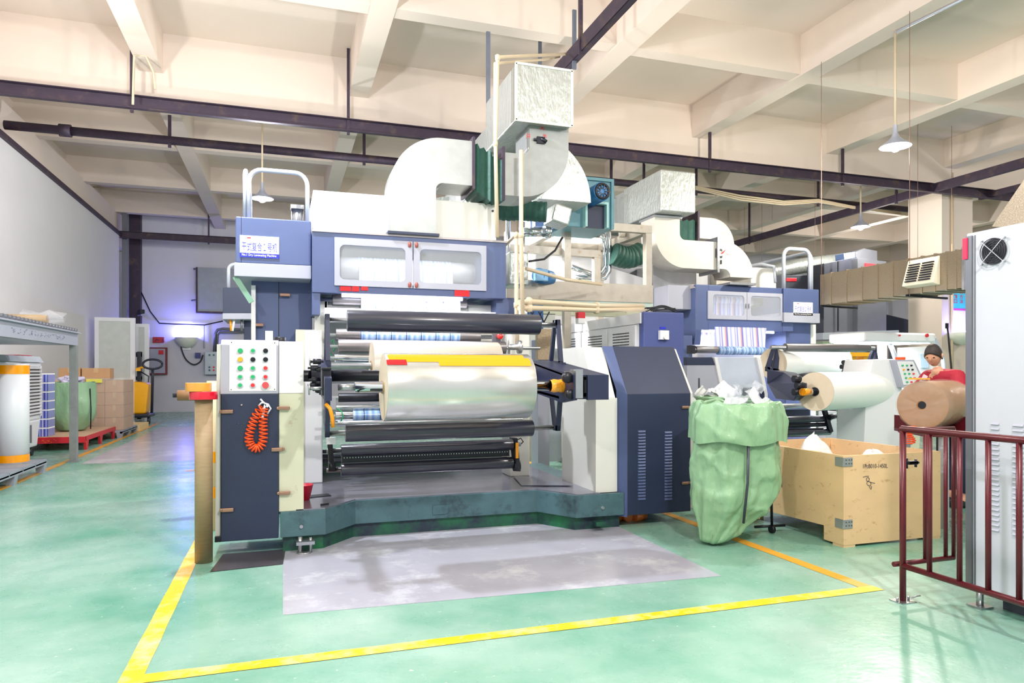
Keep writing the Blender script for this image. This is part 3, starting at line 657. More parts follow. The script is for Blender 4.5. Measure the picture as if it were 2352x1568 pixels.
# side frames
MB().box(.12, .375, 7.2, 7.5, .335, 1.86).build('side_frame', PANEL, t, bev=.01)
MB().box(.12, .2, 7.19, 7.2, .335, 1.86).build('side_frame_trim', IVORY, t)
MB().box(2.28, 2.5, 7.0, 7.3, .335, 1.85).build('side_frame', CREAM, t, bev=.008)
# tall navy cabinet on the left, with doors and latches
hx0, hx1 = XY(577, 7.4), XY(717, 7.4)
tc = MB().box(hx0, hx1, 7.42, 9.0, .12, 2.40).build('tall_cabinet', NAVY, t, bev=.006)
MB().box((hx0+hx1)/2-.035, (hx0+hx1)/2-.03, 7.412, 7.42, .3, 2.36).build('door_seam', BLACK, tc)
PB(MB(), 577, 655, 587, 905, 7.36, .05).build('edge_trim', PANEL, tc)
for px, py in ((655, 677), (593, 746)):
    q = PY(px, py, 7.38); MB().cbox(q, .10, .03, .03).rod(q+Vector((-.035, 0, 0)), q+Vector((-.035, .05, 0)), .014).build('latch', BRASS, tc, bev=.005)
# upper electric box with sign, handrails
bx0, bx1 = XY(541, 7.1), XY(716, 7.1); zb, zt = 2.35, 2.92
ub = MB().use(NAVY).box(bx0, bx1-.005, 7.1, 8.5, zb+.13, zt).build('upper_box', None, t, bev=.01)
MB().box(bx0-.012, bx1-.005, 7.09, 8.5, zb, zb+.13).build('white_band', GREYP, ub, bev=.005)
MB().box(bx0+.05, bx0+.053, 7.097, 7.1, zb+.13, zt).build('corner_seam', BLACK, ub)
# sign
def nameplate(parent, x0, x1, z0, z1, Y, num):
    s = MB().box(x0, x1, Y-.008, Y-.002, z0, z1).build('nameplate', WHT, parent)
    W, H = x1-x0, z1-z0
    MB().box(x0, x1, Y-.010, Y-.008, z0, z0+H*.20).build('blue_band', BLU, parent)
    text('nameplate_title', '干式复合%s号机' % '０１２'[num], BLU, parent, (x0+W*.05, Y-.008, z0+H*.29), (1, 0, 0), (0, 0, 1), W*.90, H*.42)
    text('nameplate_subtitle', 'No.%d Dry Laminating Machine' % num, WHT, parent, (x0+W*.05, Y-.010, z0+H*.03), (1, 0, 0), (0, 0, 1), W*.88, H*.14)
    text('nameplate_company', '广东威博包装印刷有限公司', mat('grey_ink', (120, 120, 150)), parent, (x0+W*.32, Y-.008, z0+H*.80), (1, 0, 0), (0, 0, 1), W*.55, H*.08)
    MB().box(x0+W*.18, x0+W*.28, Y-.009, Y-.008, z0+H*.87, z0+H*.92).build('nameplate_logo', RED, parent)
a = PY(551, 590, 7.1); b = PY(641, 545, 7.1)
nameplate(ub, a.x, b.x, a.z, b.z, 7.1, 1)
def hoop(mb, x0, x1, y, z0, z1, r=.12, rad=.022, yb=None):
    p = [Vector((x0, y, z0))]+arcpts((x0+r, y, z1-r), r, PI, PI/2, 6)+arcpts((x1-r, y, z1-r), r, PI/2, 0, 6)+[Vector((x1, y, z0))]
    return mb.tube(p, rad, 10)
a = PY(572, 375, 7.25); b = PY(706, 375, 7.25)
gr = hoop(MB(), a.x, b.x, 7.25, zt, 3.42).build('guard_rail', TUBEW, t)
m = MB(); x = XY(563, 7.3); pts = [Vector((x, 7.3, zt))]+arcpts((x, 7.42, 3.32), .12, PI, PI/2, 6, (0, 1, 0))+arcpts((x, 8.28, 3.32), .12, PI/2, 0, 6, (0, 1, 0))+[Vector((x, 8.4, zt))]
m.tube(pts, .022, 10).build('guard_rail', TUBEW, t)
cy0 = PY(683, 505, 7.6)
MB().box(cy0.x-.06, cy0.x+.06, 7.54, 7.66, zt, zt+.02).box(cy0.x-.065, cy0.x+.065, 7.53, 7.67, 3.13, 3.17).rod((cy0.x, 7.6, zt), (cy0.x, 7.6, 3.15), .045).rod((cy0.x-.055, 7.6, zt), (cy0.x-.055, 7.6, 3.15), .008).rod((cy0.x+.055, 7.6, zt), (cy0.x+.055, 7.6, 3.15), .008).tube([(cy0.x+.07, 7.6, 3.12), (cy0.x+.11, 7.6, 3.1), (cy0.x+.1, 7.6, 3.02), (cy0.x+.06, 7.6, zt+.02)], .008, 6).build('air_cylinder', STEEL, t)
# strut below box
a = PY(540, 635, 7.15); b = PY(578, 694, 7.15); MB().bar(a, b, .03, .05).build('bracket_strut', mat('green_angle', (120, 160, 140), .4), t)
# hood with two windows
H0, H1 = XY(717, 7.0), XY(1162, 7.0); HZ0, HZ1 = 2.215, 2.80
a = PY(768, 655, 7.0); b = PY(1116, 545, 7.0)
WX0, WX1 = a.x, b.x; WZ0, WZ1 = 2.285, 2.755
hood = MB().use(NAVY)
hood.box(H0, WX0+.02, 7.0, 8.3, HZ0, HZ1).box(WX1-.02, H1, 7.0, 8.3, HZ0, HZ1).box(WX0+.02, WX1-.02, 7.0, 8.3, WZ1-.03, HZ1).box(WX0+.02, WX1-.02, 7.0, 7.1, HZ0, WZ0+.03)
hood.box(H0, XY(735, 7.05), 7.02, 7.5, 2.0, HZ0).box(XY(1143, 7.05), XY(1190, 7.05), 7.1, 7.6, 1.98, HZ0).box(H1-.02, XY(1190, 7.1), 7.15, 8.2, 2.0, 2.24)
hood = hood.build('hood', None, t)
MB().box(H0, H1+.01, 6.985, 7.12, HZ1-.0, HZ1+.02).build('hood_lip', mat('lip_grey', (172, 164, 166), .5), hood)
MB().box(WX0, WX1, 7.98, 8.0, WZ0-.1, WZ1).box(WX0, WX1, 7.1, 8.0, WZ0-.02, WZ0).build('hood_interior', PANEL, hood)
xm = (WX0+WX1)/2
def window(x0, x1, hx0, hx1, Y, z0, z1, parent, hz0, hz1, fm=GREYP, latch=1):
    m = MB(); frame_panel(m, x0, x1, z0, z1, (hx0, hx1, hz0, hz1), Y-.02, Y, .05)
    w_ = m.build('window_frame', fm, parent)
    MB().box(hx0-.02, hx1+.02, Y-.012, Y-.008, hz0-.02, hz1+.02).build('pane', GLASS, w_)
    return w_
w1 = window(WX0, xm-.005, WX0+.05, xm-.075, 7.0, WZ0, WZ1, hood, WZ0+.06, WZ1-.07)
w2 = window(xm+.005, WX1, xm+.07, WX1-.05, 7.0, WZ0, WZ1, hood, WZ0+.06, WZ1-.07)
for ww, dx in ((w1, -.035), (w2, .035)):
    for z in (WZ0+.03, WZ1-.035):
        MB().lathe((xm+dx, 6.975, z), [(.001, -.028), (.016, -.02), (.018, .01), (.01, .028), (.001, .03)], n=12).build('latch', mat('brown_latch', (150, 84, 76), .4), ww)
# inside: roller and film behind windows
PRINTW = stripes('printed_film_pale', [(0, (240, 242, 250)), (.12, (184, 204, 232)), (.3, (236, 240, 250)), (.45, (150, 180, 222)), (.6, (240, 240, 246)), (.78, (190, 208, 236)), (.95, (236, 240, 248)), (1, (70, 84, 130))], 0, .128, .3)
PRINTB = stripes('printed_film_blue', [(0, (150, 180, 220)), (.15, (96, 140, 200)), (.35, (190, 208, 232)), (.5, (110, 150, 208)), (.7, (170, 196, 228)), (.93, (120, 156, 210)), (.95, (60, 60, 96)), (1, (60, 60, 96))], 0, .152, .25)
MB().rod((WX0+.0, 7.45, 2.53), (WX1, 7.45, 2.53), .11, n=24).build('hood_roller', mat('hood_roller_white', (226, 226, 226), .35), hood)
fx0, fx1 = WX0+.27, WX1-.28
MB().box(fx0, fx1, 7.30, 7.335, 2.1, 2.55).rod((fx0, 7.45, 2.53), (fx1, 7.45, 2.53), .115, n=24, caps=False).build('film_web', PRINTW, hood)
# lamp tube under the hood
MB().rod((XY(785, 7.04), 7.04, 2.195), (XY(1062, 7.04), 7.04, 2.195), .016).build('lamp_tube', TUBE, t)
light('hood_light', ((H0+H1)/2, 7.05, 2.16), 12, (.93, .94, 1), 1.5, 'AREA', (math.radians(0), 0, 0), .05)
light('hood_inside_light', ((H0+H1)/2, 7.2, 2.66), 2.5, (.95, .97, 1), 1.4, 'AREA', (math.radians(25), 0, 0), .1)
for px0, px1, py0, py1 in ((781, 806, 658, 668), (808, 825, 654, 669), (829, 845, 654, 667), (1044, 1078, 666, 680)):
    q0, q1 = PY(px0, py1, 7.0), PY(px1, py0, 7.0); m = MB().box(q0.x, q1.x, 6.99, 7.0, q0.z, q1.z).build('red_tape_patch', REDT, hood, bev=.003)
# white top housing
th = MB().box(XY(719, 7.15), XY(1140, 7.15), 7.15, 9.4, HZ1+.02, 3.24).build('top_housing', CREAM, t, bev=.008)
q = PY(1132, 484, 7.14); MB().rod(q, q+Vector((0, .02, 0)), .012).build('bolt', BLACK, th)
# frame side plates behind and back panel
MB().box(.40, .43, 7.25, 8.6, 1.45, 2.17).box(.30, .42, 7.25, 7.27, 1.55, 2.16).build('inner_plate', CREAM, t)
MB().box(XY(1075, 7.3), XY(1142, 7.3), 7.3, 7.33, 1.98, 2.17).box(2.0, 2.26, 7.3, 7.33, 1.45, 2.05).build('inner_plate', CREAM, t, bev=.01)
MB().box(.42, 2.2, 8.6, 8.62, 1.3, 2.2).build('back_panel', PANEL, t)
MB().box(XY(745, 7.15), XY(1150, 7.15), 7.12, 7.16, ZZ(735, 1.2, 7.15), ZZ(712, 1.2, 7.15)).build('cross_beam', PANEL, t)
# rollers
def roller(x0, x1, py, Y, r, m, parent=t, shaft=None, sr=.02, name='guide_roller', n=28, web=None):
    X0, X1 = XY(x0, Y), XY(x1, Y); z = ZZ(py, (X0+X1)/2, Y)
    o = MB().rod((X0, Y, z), (X1, Y, z), r, n=n).build(name, m, parent, bev=.004)
    if shaft: MB().rod((XY(shaft[0], Y), Y, z), (XY(shaft[1], Y), Y, z), sr, n=12).build('shaft', STEEL, o)
    if web:
        MB().rod((XY(web[0], Y), Y, z), (XY(web[1], Y), Y, z), r+.003, n=n, caps=False).build('film_web', web[2], o)
    return z
z1 = roller(763, 1070, 693, 7.2, .062, GRYR, shaft=(738, 1098))
z2 = roller(771, 1102, 771, 7.12, .062, GRYR, shaft=(745, 1135), web=(826, 1054, PRINTB))
MB().box(XY(829, 7.13), XY(1056, 7.13), 7.105, 7.11, ZZ(758, 1.2, 7.13), HZ0+.02).build('film_web', PRINTW, t)
for k in range(5):
    q = PY(863+k*38.6, 700, 7.12); m = MB().box(q.x-.005, q.x+.005, 7.100, 7.104, q.z-.04, q.z+.03); m.build('register_mark', mat('mark_blue', (66, 84, 160), .4), t)
roller(776, 1160, 797, 7.0, .068, GRYR, shaft=(745, 1240), sr=.016)
roller(768, 1100, 823, 6.95, .042, CHROME, shaft=(750, 1200))
roller(785, 1100, 841, 6.9, .026, CHROME, shaft=(760, 1200), sr=.014)
roller(777, 1150, 911, 6.9, .042, BLACK, shaft=(755, 1200))
roller(772, 1150, 933, 6.8, .025, CHROME, shaft=(755, 1200), sr=.012)
roller(770, 1150, 952, 6.8, .052, CHROME, shaft=(755, 1200), web=(810, 1100, PRINTB))
roller(775, 1150, 968, 6.6, .025, STEEL, shaft=(755, 1200), sr=.012)
MB().rod((.22, 5.95, ZZ(863, .3, 5.95)), (2.3, 5.95, ZZ(863, .3, 5.95)), .047).rod((.0, 6.1, ZZ(863, .3, 5.95)), (.22, 5.95, ZZ(863, .3, 5.95)), .047).build('turret_shaft', BLACK, t)
# turret arms and rollers
XL, XR = .33, 2.37; zc = ZZ(863, 1.3, 5.95); ztop, zbot = 1.87, .935
def slotted(mb, x, z0, z1, y0a, y1a, y0b, y1b):
    for s0, s1 in ((0, .22), (.78, 1)):
        pass
    mb.prism([(x, y0a, z0), (x, y0a+.04, z0), (x, y0b+.04, z1), (x, y0b, z1)], (.035, 0, 0)); mb.prism([(x, y1a-.03, z0), (x, y1a, z0), (x, y1b, z1), (x, y1b-.03, z1)], (.035, 0, 0))
    for f0, f1 in ((0, .12), (.88, 1)):
        la = z0+(z1-z0)*f0; lb = z0+(z1-z0)*f1
        ya0 = y0a+(y0b-y0a)*f0; ya1 = y1a+(y1b-y1a)*f0; yb0 = y0a+(y0b-y0a)*f1; yb1 = y1a+(y1b-y1a)*f1
        mb.prism([(x, ya0, la), (x, ya1, la), (x, yb1, lb), (x, yb0, lb)], (.035, 0, 0))
NB = mat('turret_navy', (38, 44, 72), .4, .1, .08, 8)
for X, s in ((XL, 1), (XR, 1)):
    m = MB(); slotted(m, X, zc+.08, ztop+.05, 5.82, 6.12, 5.90, 6.0); slotted(m, X, zbot-.03, zc-.1, 5.9, 6.0, 5.82, 6.12)
    m.prism([(X-.004, 5.78, zc-.12), (X-.004, 6.15, zc-.12), (X-.004, 6.15, zc+.12), (X-.004, 5.78, zc+.12)], (.042, 0, 0)); m.build('turret_plate', NB, t)
z = roller(797, 1237, 741, 5.95, .091, BLKR, shaft=(750, 1275), sr=.024, name='turret_roller')
z = roller(793, 1222, 988, 5.95, .074, BLKR, shaft=(745, 1270), sr=.022, name='turret_roller')
def arm(X0, X1, Yn, Yf, zn0, zn1, zf0, zf1):
    m = MB(); m.prism([(X0, Yn, zn0), (X0, Yn-.0, zn1), (X0, Yf, zf1), (X0, Yf, zf0), (X0, Yn+.25, zn0-.03)], (.03, 0, 0)); m.prism([(X1-.03, Yn+.04, zn0), (X1-.03, Yn, zn1), (X1-.03, Yf, zf1), (X1-.03, Yf, zf0)], (.03, 0, 0))
    m.prism([(X0, Yn+.15, zn1), (X1, Yn, zn1), (X1, Yf, zf1), (X0, Yf, zf1)], (0, 0, -.015)); m.prism([(X0, Yn+.3, zn0), (X1, Yn+.04, zn0), (X1, Yf, zf0), (X0, Yf, zf0)], (0, 0, .02))
    m.box(X0+.12, X1, Yn, Yn+.03, zn0+.0, zn1); return m
arm(2.14, 2.44, 4.98, 6.1, 1.225, 1.42, 1.28, 1.55).build('turret_arm', NB, t)
MB().lathe((2.11, 5.02, 1.40), [(.001, .02), (.035, .02), (.045, .0), (.045, -.03), (.001, -.03)], '-Y', 18).build('chuck_wheel', BLACK, t); MB().lathe((2.13, 5.02, 1.27), [(.001, .02), (.03, .02), (.038, 0), (.038, -.03), (.001, -.03)], '-Y', 18).build('chuck_wheel', BLACK, t)
MB().box(2.15, 2.21, 4.96, 5.2, 1.24, 1.45).box(2.14, 2.22, 4.98, 5.05, 1.45, 1.465).build('chuck_clamp', STEEL, t)
MB().box(2.24, 2.34, 5.0, 5.1, 1.28, 1.38).lathe((2.26, 5.08, 1.33), [(.04, -.02), (.045, 0), (.04, .02)], 'X', 14).build('gear_pinion', BLACK, t)
# left end: arms behind, hand wheels and clamp
MB().prism([(XL-.05, 5.1, 1.24), (XL-.05, 5.1, 1.40), (XL-.05, 6.1, 1.55), (XL-.05, 6.1, 1.28)], (.05, 0, 0)).build('turret_arm', NB, t)
for (px, py, Yh, r) in ((712, 831, 6.4, .035), (710, 892, 5.3, .05)):
    hw = MB(); c = PY(px, py, Yh); hw.lathe(c, [(r*.86, -.006), (r, 0), (r*.86, .006)], 'X', 24); hw.rod(c, c+Vector((.13, 0, 0)), .012)
    for k in range(3):
        a_ = k*2*PI/3; hw.bar(c, c+Vector((0, math.cos(a_)*r*.9, math.sin(a_)*r*.9)), .008, .008)
    hw.build('hand_wheel', STEEL, t)
for (px, py) in ((722, 845), (735, 848), (728, 830), (725, 872), (735, 878), (722, 884), (733, 895), (742, 900)):
    c = PY(px, py, 5.7); kn = MB().rod(c-Vector((.03, 0, 0)), c+Vector((.03, 0, 0)), .022, n=10).rod(c-Vector((.05, 0, 0)), c+Vector((.05, 0, 0)), .009, n=8)
    kn.build('clamp_screw', BLACK, t)
a = PY(748, 870, 5.3); MB().cbox(a+Vector((0, 0, -.02)), .06, .16, .2).cbox(a+Vector((0, -.05, .075)), .07, .1, .02).build('chuck_clamp', BLACK, t, bev=.006)
yh = [PY(748, 928, 5.8), PY(758, 938, 5.78), PY(763, 958, 5.78), PY(765, 980, 5.8)]
MB().tube(yh, .016, 8).build('air_hose', YEL, t)
MB().tube([PY(774, 938, 6.0), PY(785, 945, 6.0), PY(788, 958, 6.0), PY(782, 968, 6.0)], .006, 6).build('green_air_tube', GBTN, t)
PB(MB(), 759, 913, 771, 940, 6.0, .06).build('junction_block', GREYP, t); PB(MB(), 750, 1005, 771, 1020, 6.05, .05).build('junction_block', PANEL, t)
MB().tube([PY(755, 785, 7.15), PY(765, 780, 7.15), PY(770, 795, 7.15), PY(766, 808, 7.15)], .006, 6).tube([PY(752, 800, 7.15), PY(760, 812, 7.15), PY(764, 825, 7.15)], .006, 6).build('green_air_tube', GBTN, t)
q = PY(1147, 772, 7.0); MB().lathe(q, [(.001, .05), (.03, .045), (.035, .02), (.02, 0)], '-Y', 14).build('stop_button', RBTN, t)
PB(MB(), 1132, 758, 1150, 792, 7.02, .04).build('button_box', GREYM, t)
q = PY(1193, 797, 6.8); MB().lathe(q, [(.01, -.12), (.03, -.1), (.03, -.02), (.07, -.015), (.07, .015), (.01, .02)], 'X', 18).build('shaft_end_wheel', STEEL, t)
# ratchet shaft area low : rollers near the deck
for py, r, nm in ((1027, .052, 'lower_roller'), (1070, .055, 'lower_roller')):
    roller(783, 1177, py, 6.3, r, BLKR, shaft=(750, 1195), sr=.02, name=nm)
Xa, Xb = XY(785, 6.35), XY(1168, 6.35); za = ZZ(1046, 1.3, 6.35)
MB().box(Xa, Xb, 6.33, 6.4, za-.03, za+.03).build('toothed_bar', BLACK, t)
m = MB()
for k in range(62):
    x = Xa+.02+(Xb-Xa-.04)*k/61; m.cbox((x, 6.327, za+.012), .008, .006, .008)
m.build('bar_teeth', STEEL, t)
MB().box(Xa, Xb, 6.3, 6.42, za-.075, za-.045).build('cross_bar', BLACK, t)
for X in (XY(1185, 6.3), XY(762, 6.3)):
    MB().prism([(X-.02, 6.25, ZZ(1080, X, 6.3)), (X+.02, 6.22, ZZ(1080, X, 6.3)), (X, 6.25, ZZ(1005, X, 6.3)), (X-.04, 6.3, ZZ(1005, X, 6.3))], (0, .08, 0)).rod((X-.03, 6.28, ZZ(1070, X, 6.3)), (X+.03, 6.28, ZZ(1070, X, 6.3)), .045).build('swing_arm', BLACK, t)
MB().box(XY(1180, 6.3)-.01, XY(1180, 6.3)+.015, 6.2, 6.215, ZZ(1050, 2, 6.3), ZZ(1015, 2, 6.3)).build('amber_tape_wrap', YEL, t)
MB().tube([PY(1184, 1012, 6.3), PY(1196, 1006, 6.3), PY(1202, 1014, 6.3), PY(1194, 1022, 6.3), PY(1188, 1018, 6.3)], .006, 6).build('loose_cable', BLACK, t)
for py in (1037, 1047, 1058, 1075):
    MB().rod(PY(738, py, 7.3), PY(790, py, 7.3), .02, n=10).build('rear_shaft', GREYD, t)
MB().box(.12, 2.5, 7.9, 7.93, .1, .5).build('rear_sill', mat('green_sill', (70, 112, 92), .5, dirt=(90, 90, 60), dirt_amt=.2), t)
# red bowl
c = Vector((XY(696, 6.3), 6.3, .335))
MB().lathe(c, [(.001, .004), (.055, 0), (.085, .13), (.09, .132), (.082, .128), (.052, .012), (.001, .012)], n=28).build('red_bowl', mat('bowl_red', (206, 10, 52), .35), label='small crimson plastic bowl on the machine deck beside the white column', cat='bowl')
MB().cbox((.33, 6.0, .342), .07, .02, .012, rz=.5).build('steel_key', BLACK, label='short black steel bar lying on the left of the machine deck', cat='bar')
MB().cbox((.30, 6.45, .338), .2, .12, .006, rz=.2).build('flat_plate', BLACK, label='thin dark plate lying beside the crimson bowl', cat='plate')
# ================================================================ FILM ROLLS ON MACHINE 1
def film_roll(name, x0, x1, y, z, r, m, label, em=FEND, core=.05, parts=None):
    t = thing(name, ((x0+x1)/2, y, z-r), label, 'film roll')
    MB().use(m).lathe((x0, y, z), [(r-.004, 0), (r, .004), (r, x1-x0-.004), (r-.004, x1-x0)], 'X', 72).build('film', None, t)
    MB().lathe((x0, y, z), [(core, .003), (r-.004, 0)], 'X', 72).lathe((x0, y, z), [(core, x1-x0-.003), (r-.004, x1-x0)], 'X', 72).build('end_face', em, t)
    MB().lathe((x0, y, z), [(core, -.01), (core, x1-x0+.01), (core-.008, x1-x0+.01), (core-.008, -.01), (core, -.01)], 'X', 32).build('core', KRAFT, t)
    return t
RX0, RX1, RY, RZ, RR = .705, 1.83, 5.2, 1.332, .252
t = film_roll('film_roll', RX0, RX1, RY, RZ, RR, FILM, 'large silvery film roll with amber tape across it on the front spindle')
def strip(x0, x1, a0, a1, r, y, z, ragged=0):
    n = 8; v = []
    for i in range(n+1):
        a = a0+(a1-a0)*i/n; v += [(x0+ragged*random.uniform(-1, 1), y+r*math.cos(a), z+r*math.sin(a)), (x1+ragged*random.uniform(-1, 1), y+r*math.cos(a), z+r*math.sin(a))]
    return MB().add(v, [(2*i, 2*i+1, 2*i+3, 2*i+2) for i in range(n)], True)
A = math.radians
strip(RX0+.02, RX1-.06, A(108), A(133), RR+.002, RY, RZ, .008).build('amber_tape', YEL, t)
strip(RX0+.38, RX1-.03, A(122), A(142), RR+.003, RY, RZ, .006).build('amber_tape', YEL, t)
strip(RX0, RX0+.145, A(128), A(140), RR+.004, RY, RZ).build('red_tape', REDT, t)
t = thing('roll_spindle', (1.3, RY, RZ), 'chrome spindle carrying the large silvery film roll', 'spindle')
MB().rod((.50, RY, RZ), (2.05, RY, RZ), .04, n=24).build('chuck_sleeve', CHROME, t)
MB().rod((.38, RY, RZ), (.5, RY, RZ), .024).rod((2.05, RY, RZ), (2.16, RY, RZ), .024).build('shaft', STEEL, t)
MB().rod((.52, RY-.03, RZ-.025), (.52, RY-.045, RZ-.028), .008).cbox((.65, RY-.038, RZ-.02), .09, .01, .012).build('key_slot', BLACK, t)
m = MB().lathe((2.03, RY, RZ), [(.045, 0), (.055, .03), (.05, .07), (.056, .1), (.045, .13)], 'X', 16)
m.build('tape_bandage', mat('crumpled_amber', (250, 164, 24), .2, bump=.8, bscale=30, coat=.5), t)
t = film_roll('film_roll', .79, 2.02, 6.62, 1.50, .235, FILMW, 'cream film roll on the rear spindle behind the silvery roll')
MB().rod((.42, 6.62, 1.5), (2.28, 6.62, 1.5), .03).build('spindle', STEEL, t)
# ================================================================ CONTROL CABINET (left)
x0, x1 = XY(508, 5.88), XY(640, 5.88)
t = thing('control_cabinet', ((x0+x1)/2, 6.1, 0), 'navy and white control cabinet with fifteen push buttons at the left of machine one', 'control cabinet')
y0 = 5.86
MB().prism([(x0, y0, .12), (x0, y0+.46, .12), (x0, y0+.46, 1.27), (x0, y0, 1.27)], (x1-x0, 0, 0)).build('lower_door', NAVYD, t, bev=.004)
MB().prism([(x0-.006, y0, 1.27), (x0-.006, y0+.46, 1.27), (x0-.006, y0+.46, 1.70), (x0-.006, y0+.10, 1.70), (x0-.006, y0+.04, 1.66)], (x1-x0+.006, 0, 0)).build('console', GREYP, t, bev=.006)
MB().prism([(x1+.002, y0+.015, .325), (x1+.002, y0+.46, .325), (x1+.002, y0+.46, 1.27), (x1+.002, y0+.015, 1.27)], (.19, 0, 0)).build('side_door', IVORY, t, bev=.003)
MB().prism([(x1+.002, y0+.015, 1.272), (x1+.002, y0+.46, 1.272), (x1+.002, y0+.46, 1.69), (x1+.002, y0+.06, 1.69)], (.19, 0, 0)).build('side_cover', PANEL, t, bev=.003)
MB().prism([(x0-.045, y0+.03, .16), (x0-.005, y0+.03, .16), (x0-.005, y0+.03, 1.66), (x0-.035, y0+.06, 1.66)], (0, .4, 0)).build('left_edge_panel', CREAM, t, bev=.003)
MB().box(x0-.045, x0+.0, y0+.0, y0+.44, .12, .16).build('corner_shoe', BLACK, t)
# button plate
ang = math.atan2(.04, .39); up = Vector((0, math.sin(ang), math.cos(ang))); nrm = Vector((0, -math.cos(ang), math.sin(ang)))
def pan(px, py):  # point on the console front
    a_ = PY(px, py, y0+.02); return Vector((a_.x, y0+(a_.z-1.27)*.04/.39, a_.z))
c0, c1 = pan(527, 898), pan(635, 784)
P0 = Vector((c0.x, c0.y, c0.z)); W = c1.x-c0.x; H = (c1.z-c0.z)/up.z
bpn = MB().add([P0+nrm*.004, P0+nrm*.004+Vector((W, 0, 0)), P0+nrm*.004+Vector((W, 0, 0))+up*H, P0+nrm*.004+up*H], [(0, 1, 2, 3)]).build('button_plate', PANEL, t, solid=.004)
for fx in (.04, .96):
    for fz in (.03, .97):
        q = P0+Vector((W*fx, 0, 0))+up*H*fz; MB().rod(q, q+nrm*.007, .004, n=8).build('plate_screw', BLACK, bpn)
rows = ['GLb', 'YSS', 'GgR', 'ggR', 'grM']; types = [['G', 'g', 'S'], ['Y', 'S', 'S'], ['G', 'g', 'r'], ['g', 'g', 'r'], ['g', 'r', 'M']]
for j, row in enumerate(types):
    for i, k in enumerate(row):
        q = pan((552, 581, 610)[i], (806, 826, 846, 866, 885)[j])+nrm*.004
        m = MB()
        def cyl(r, h0, h1, mm, rr=None): m.use(mm); m.rod(q+nrm*h0, q+nrm*h1, r*1.3, rr*1.3 if rr else None, n=18)
        cyl(.0165, 0, .012, BEZ)
        if k == 'S': cyl(.014, .012, .02, BLACK); m.use(BLACK).cbox(q+nrm*.028, .010, .016, .03, ry=.4)
        elif k in 'GY': cyl(.016, .012, .034, GBTN if k == 'G' else YBTN, .014)
        elif k == 'M': cyl(.012, .012, .02, BLACK); cyl(.02, .02, .034, mat('stop_red', (200, 70, 76), .4))
        else: cyl(.0155, .012, .018, BEZ); cyl(.0115, .018, .024, GBTN if k == 'g' else RBTN)
        m.build({'S': 'selector_switch', 'G': 'indicator_lamp', 'Y': 'indicator_lamp', 'M': 'stop_button'}.get(k, 'push_button'), None, bpn)
for px, py, dx in ((522, 945, 1), (653, 937, 1), (636, 1032, -1), (523, 1171, 1), (654, 1132, 1)):
    q = PY(px, py, y0-.012); MB().cbox(q, .085, .022, .03).rod(q+Vector((-.045*dx, -.004, 0)), q+Vector((-.045*dx, .02, 0)), .014).build('latch', BRASS, t, bev=.006)
q = PY(555, 930, y0); MB().lathe(q, [(.001, .012), (.008, .01), (.01, .0)], '-Y', 12).build('hook_bolt', STEEL, t)
for px in (548, 561): q = PY(px, 973, y0); MB().lathe(q, [(.001, .008), (.004, .006), (.004, 0)], '-Y', 8).build('small_screw', STEEL, t)
q = PY(643, 765, 6.1); zt_ = 1.70
MB().lathe((q.x, 6.1, 1.69), [(.001, .042), (.044, .042), (.048, .036), (.048, 0)], n=28).build('black_tape_roll', BLACK, label='black tape roll lying on top of the control cabinet', cat='tape roll')
MB().cbox((XY(618, 6.15), 6.15, 1.745), .06, .01, .08).build('note_card', WHT, label='white instruction card standing on the control cabinet', cat='card')
# blow gun and coiled hose
t = thing('air_blow_gun', PY(607, 930, y0-.02), 'grey air blow gun hanging on the cabinet with a coiled orange hose', 'blow gun')
g = lambda px, py, o=.03: PY(px, py, y0-o)
MB().bar(g(609, 928), g(603, 958), .016, .02).bar(g(609, 926), g(616, 934), .02, .02).tube([g(598, 916), g(606, 925), g(616, 928), g(622, 938), g(614, 950)], .007, 8).tube([g(594, 932), g(600, 925), g(608, 924)], .007, 8).build('gun_body', mat('gun_grey', (214, 218, 228), .35), t)
U = [g(604, 935, .03), g(590, 950, .03), g(582, 968, .03), g(576, 985, .03), g(572, 1003, .03), g(574, 1018, .03), g(583, 1028, .03), g(593, 1029, .03), g(602, 1020, .03), g(605, 1003, .03), g(605, 985, .03), g(604, 968, .03), g(606, 950, .03), g(606, 938, .03)]
def smooth_path(P, n):
    out = []
    for i in range(len(P)-1):
        p0, p1, p2, p3 = P[max(i-1, 0)], P[i], P[i+1], P[min(i+2, len(P)-1)]
        for k in range(n):
            s_ = k/n; out.append(.5*((2*p1)+(p2-p0)*s_+(2*p0-5*p1+4*p2-p3)*s_*s_+(3*p1-p0-3*p2+p3)*s_**3))
    return out+[P[-1]]
SP = smooth_path(U, 22); pts = []; upv = Vector((0, 1, 0)); turns = 27
for i, p_ in enumerate(SP):
    tt = (SP[min(i+1, len(SP)-1)]-SP[max(i-1, 0)]).normalized(); sd = tt.cross(upv).normalized(); a_ = 2*PI*turns*i/(len(SP)-1)
    pts.append(p_+sd*(.030*math.cos(a_))+upv*(.022*math.sin(a_)))
MB().tube(pts, .0062, 8).build('coiled_hose', ORNG, t)
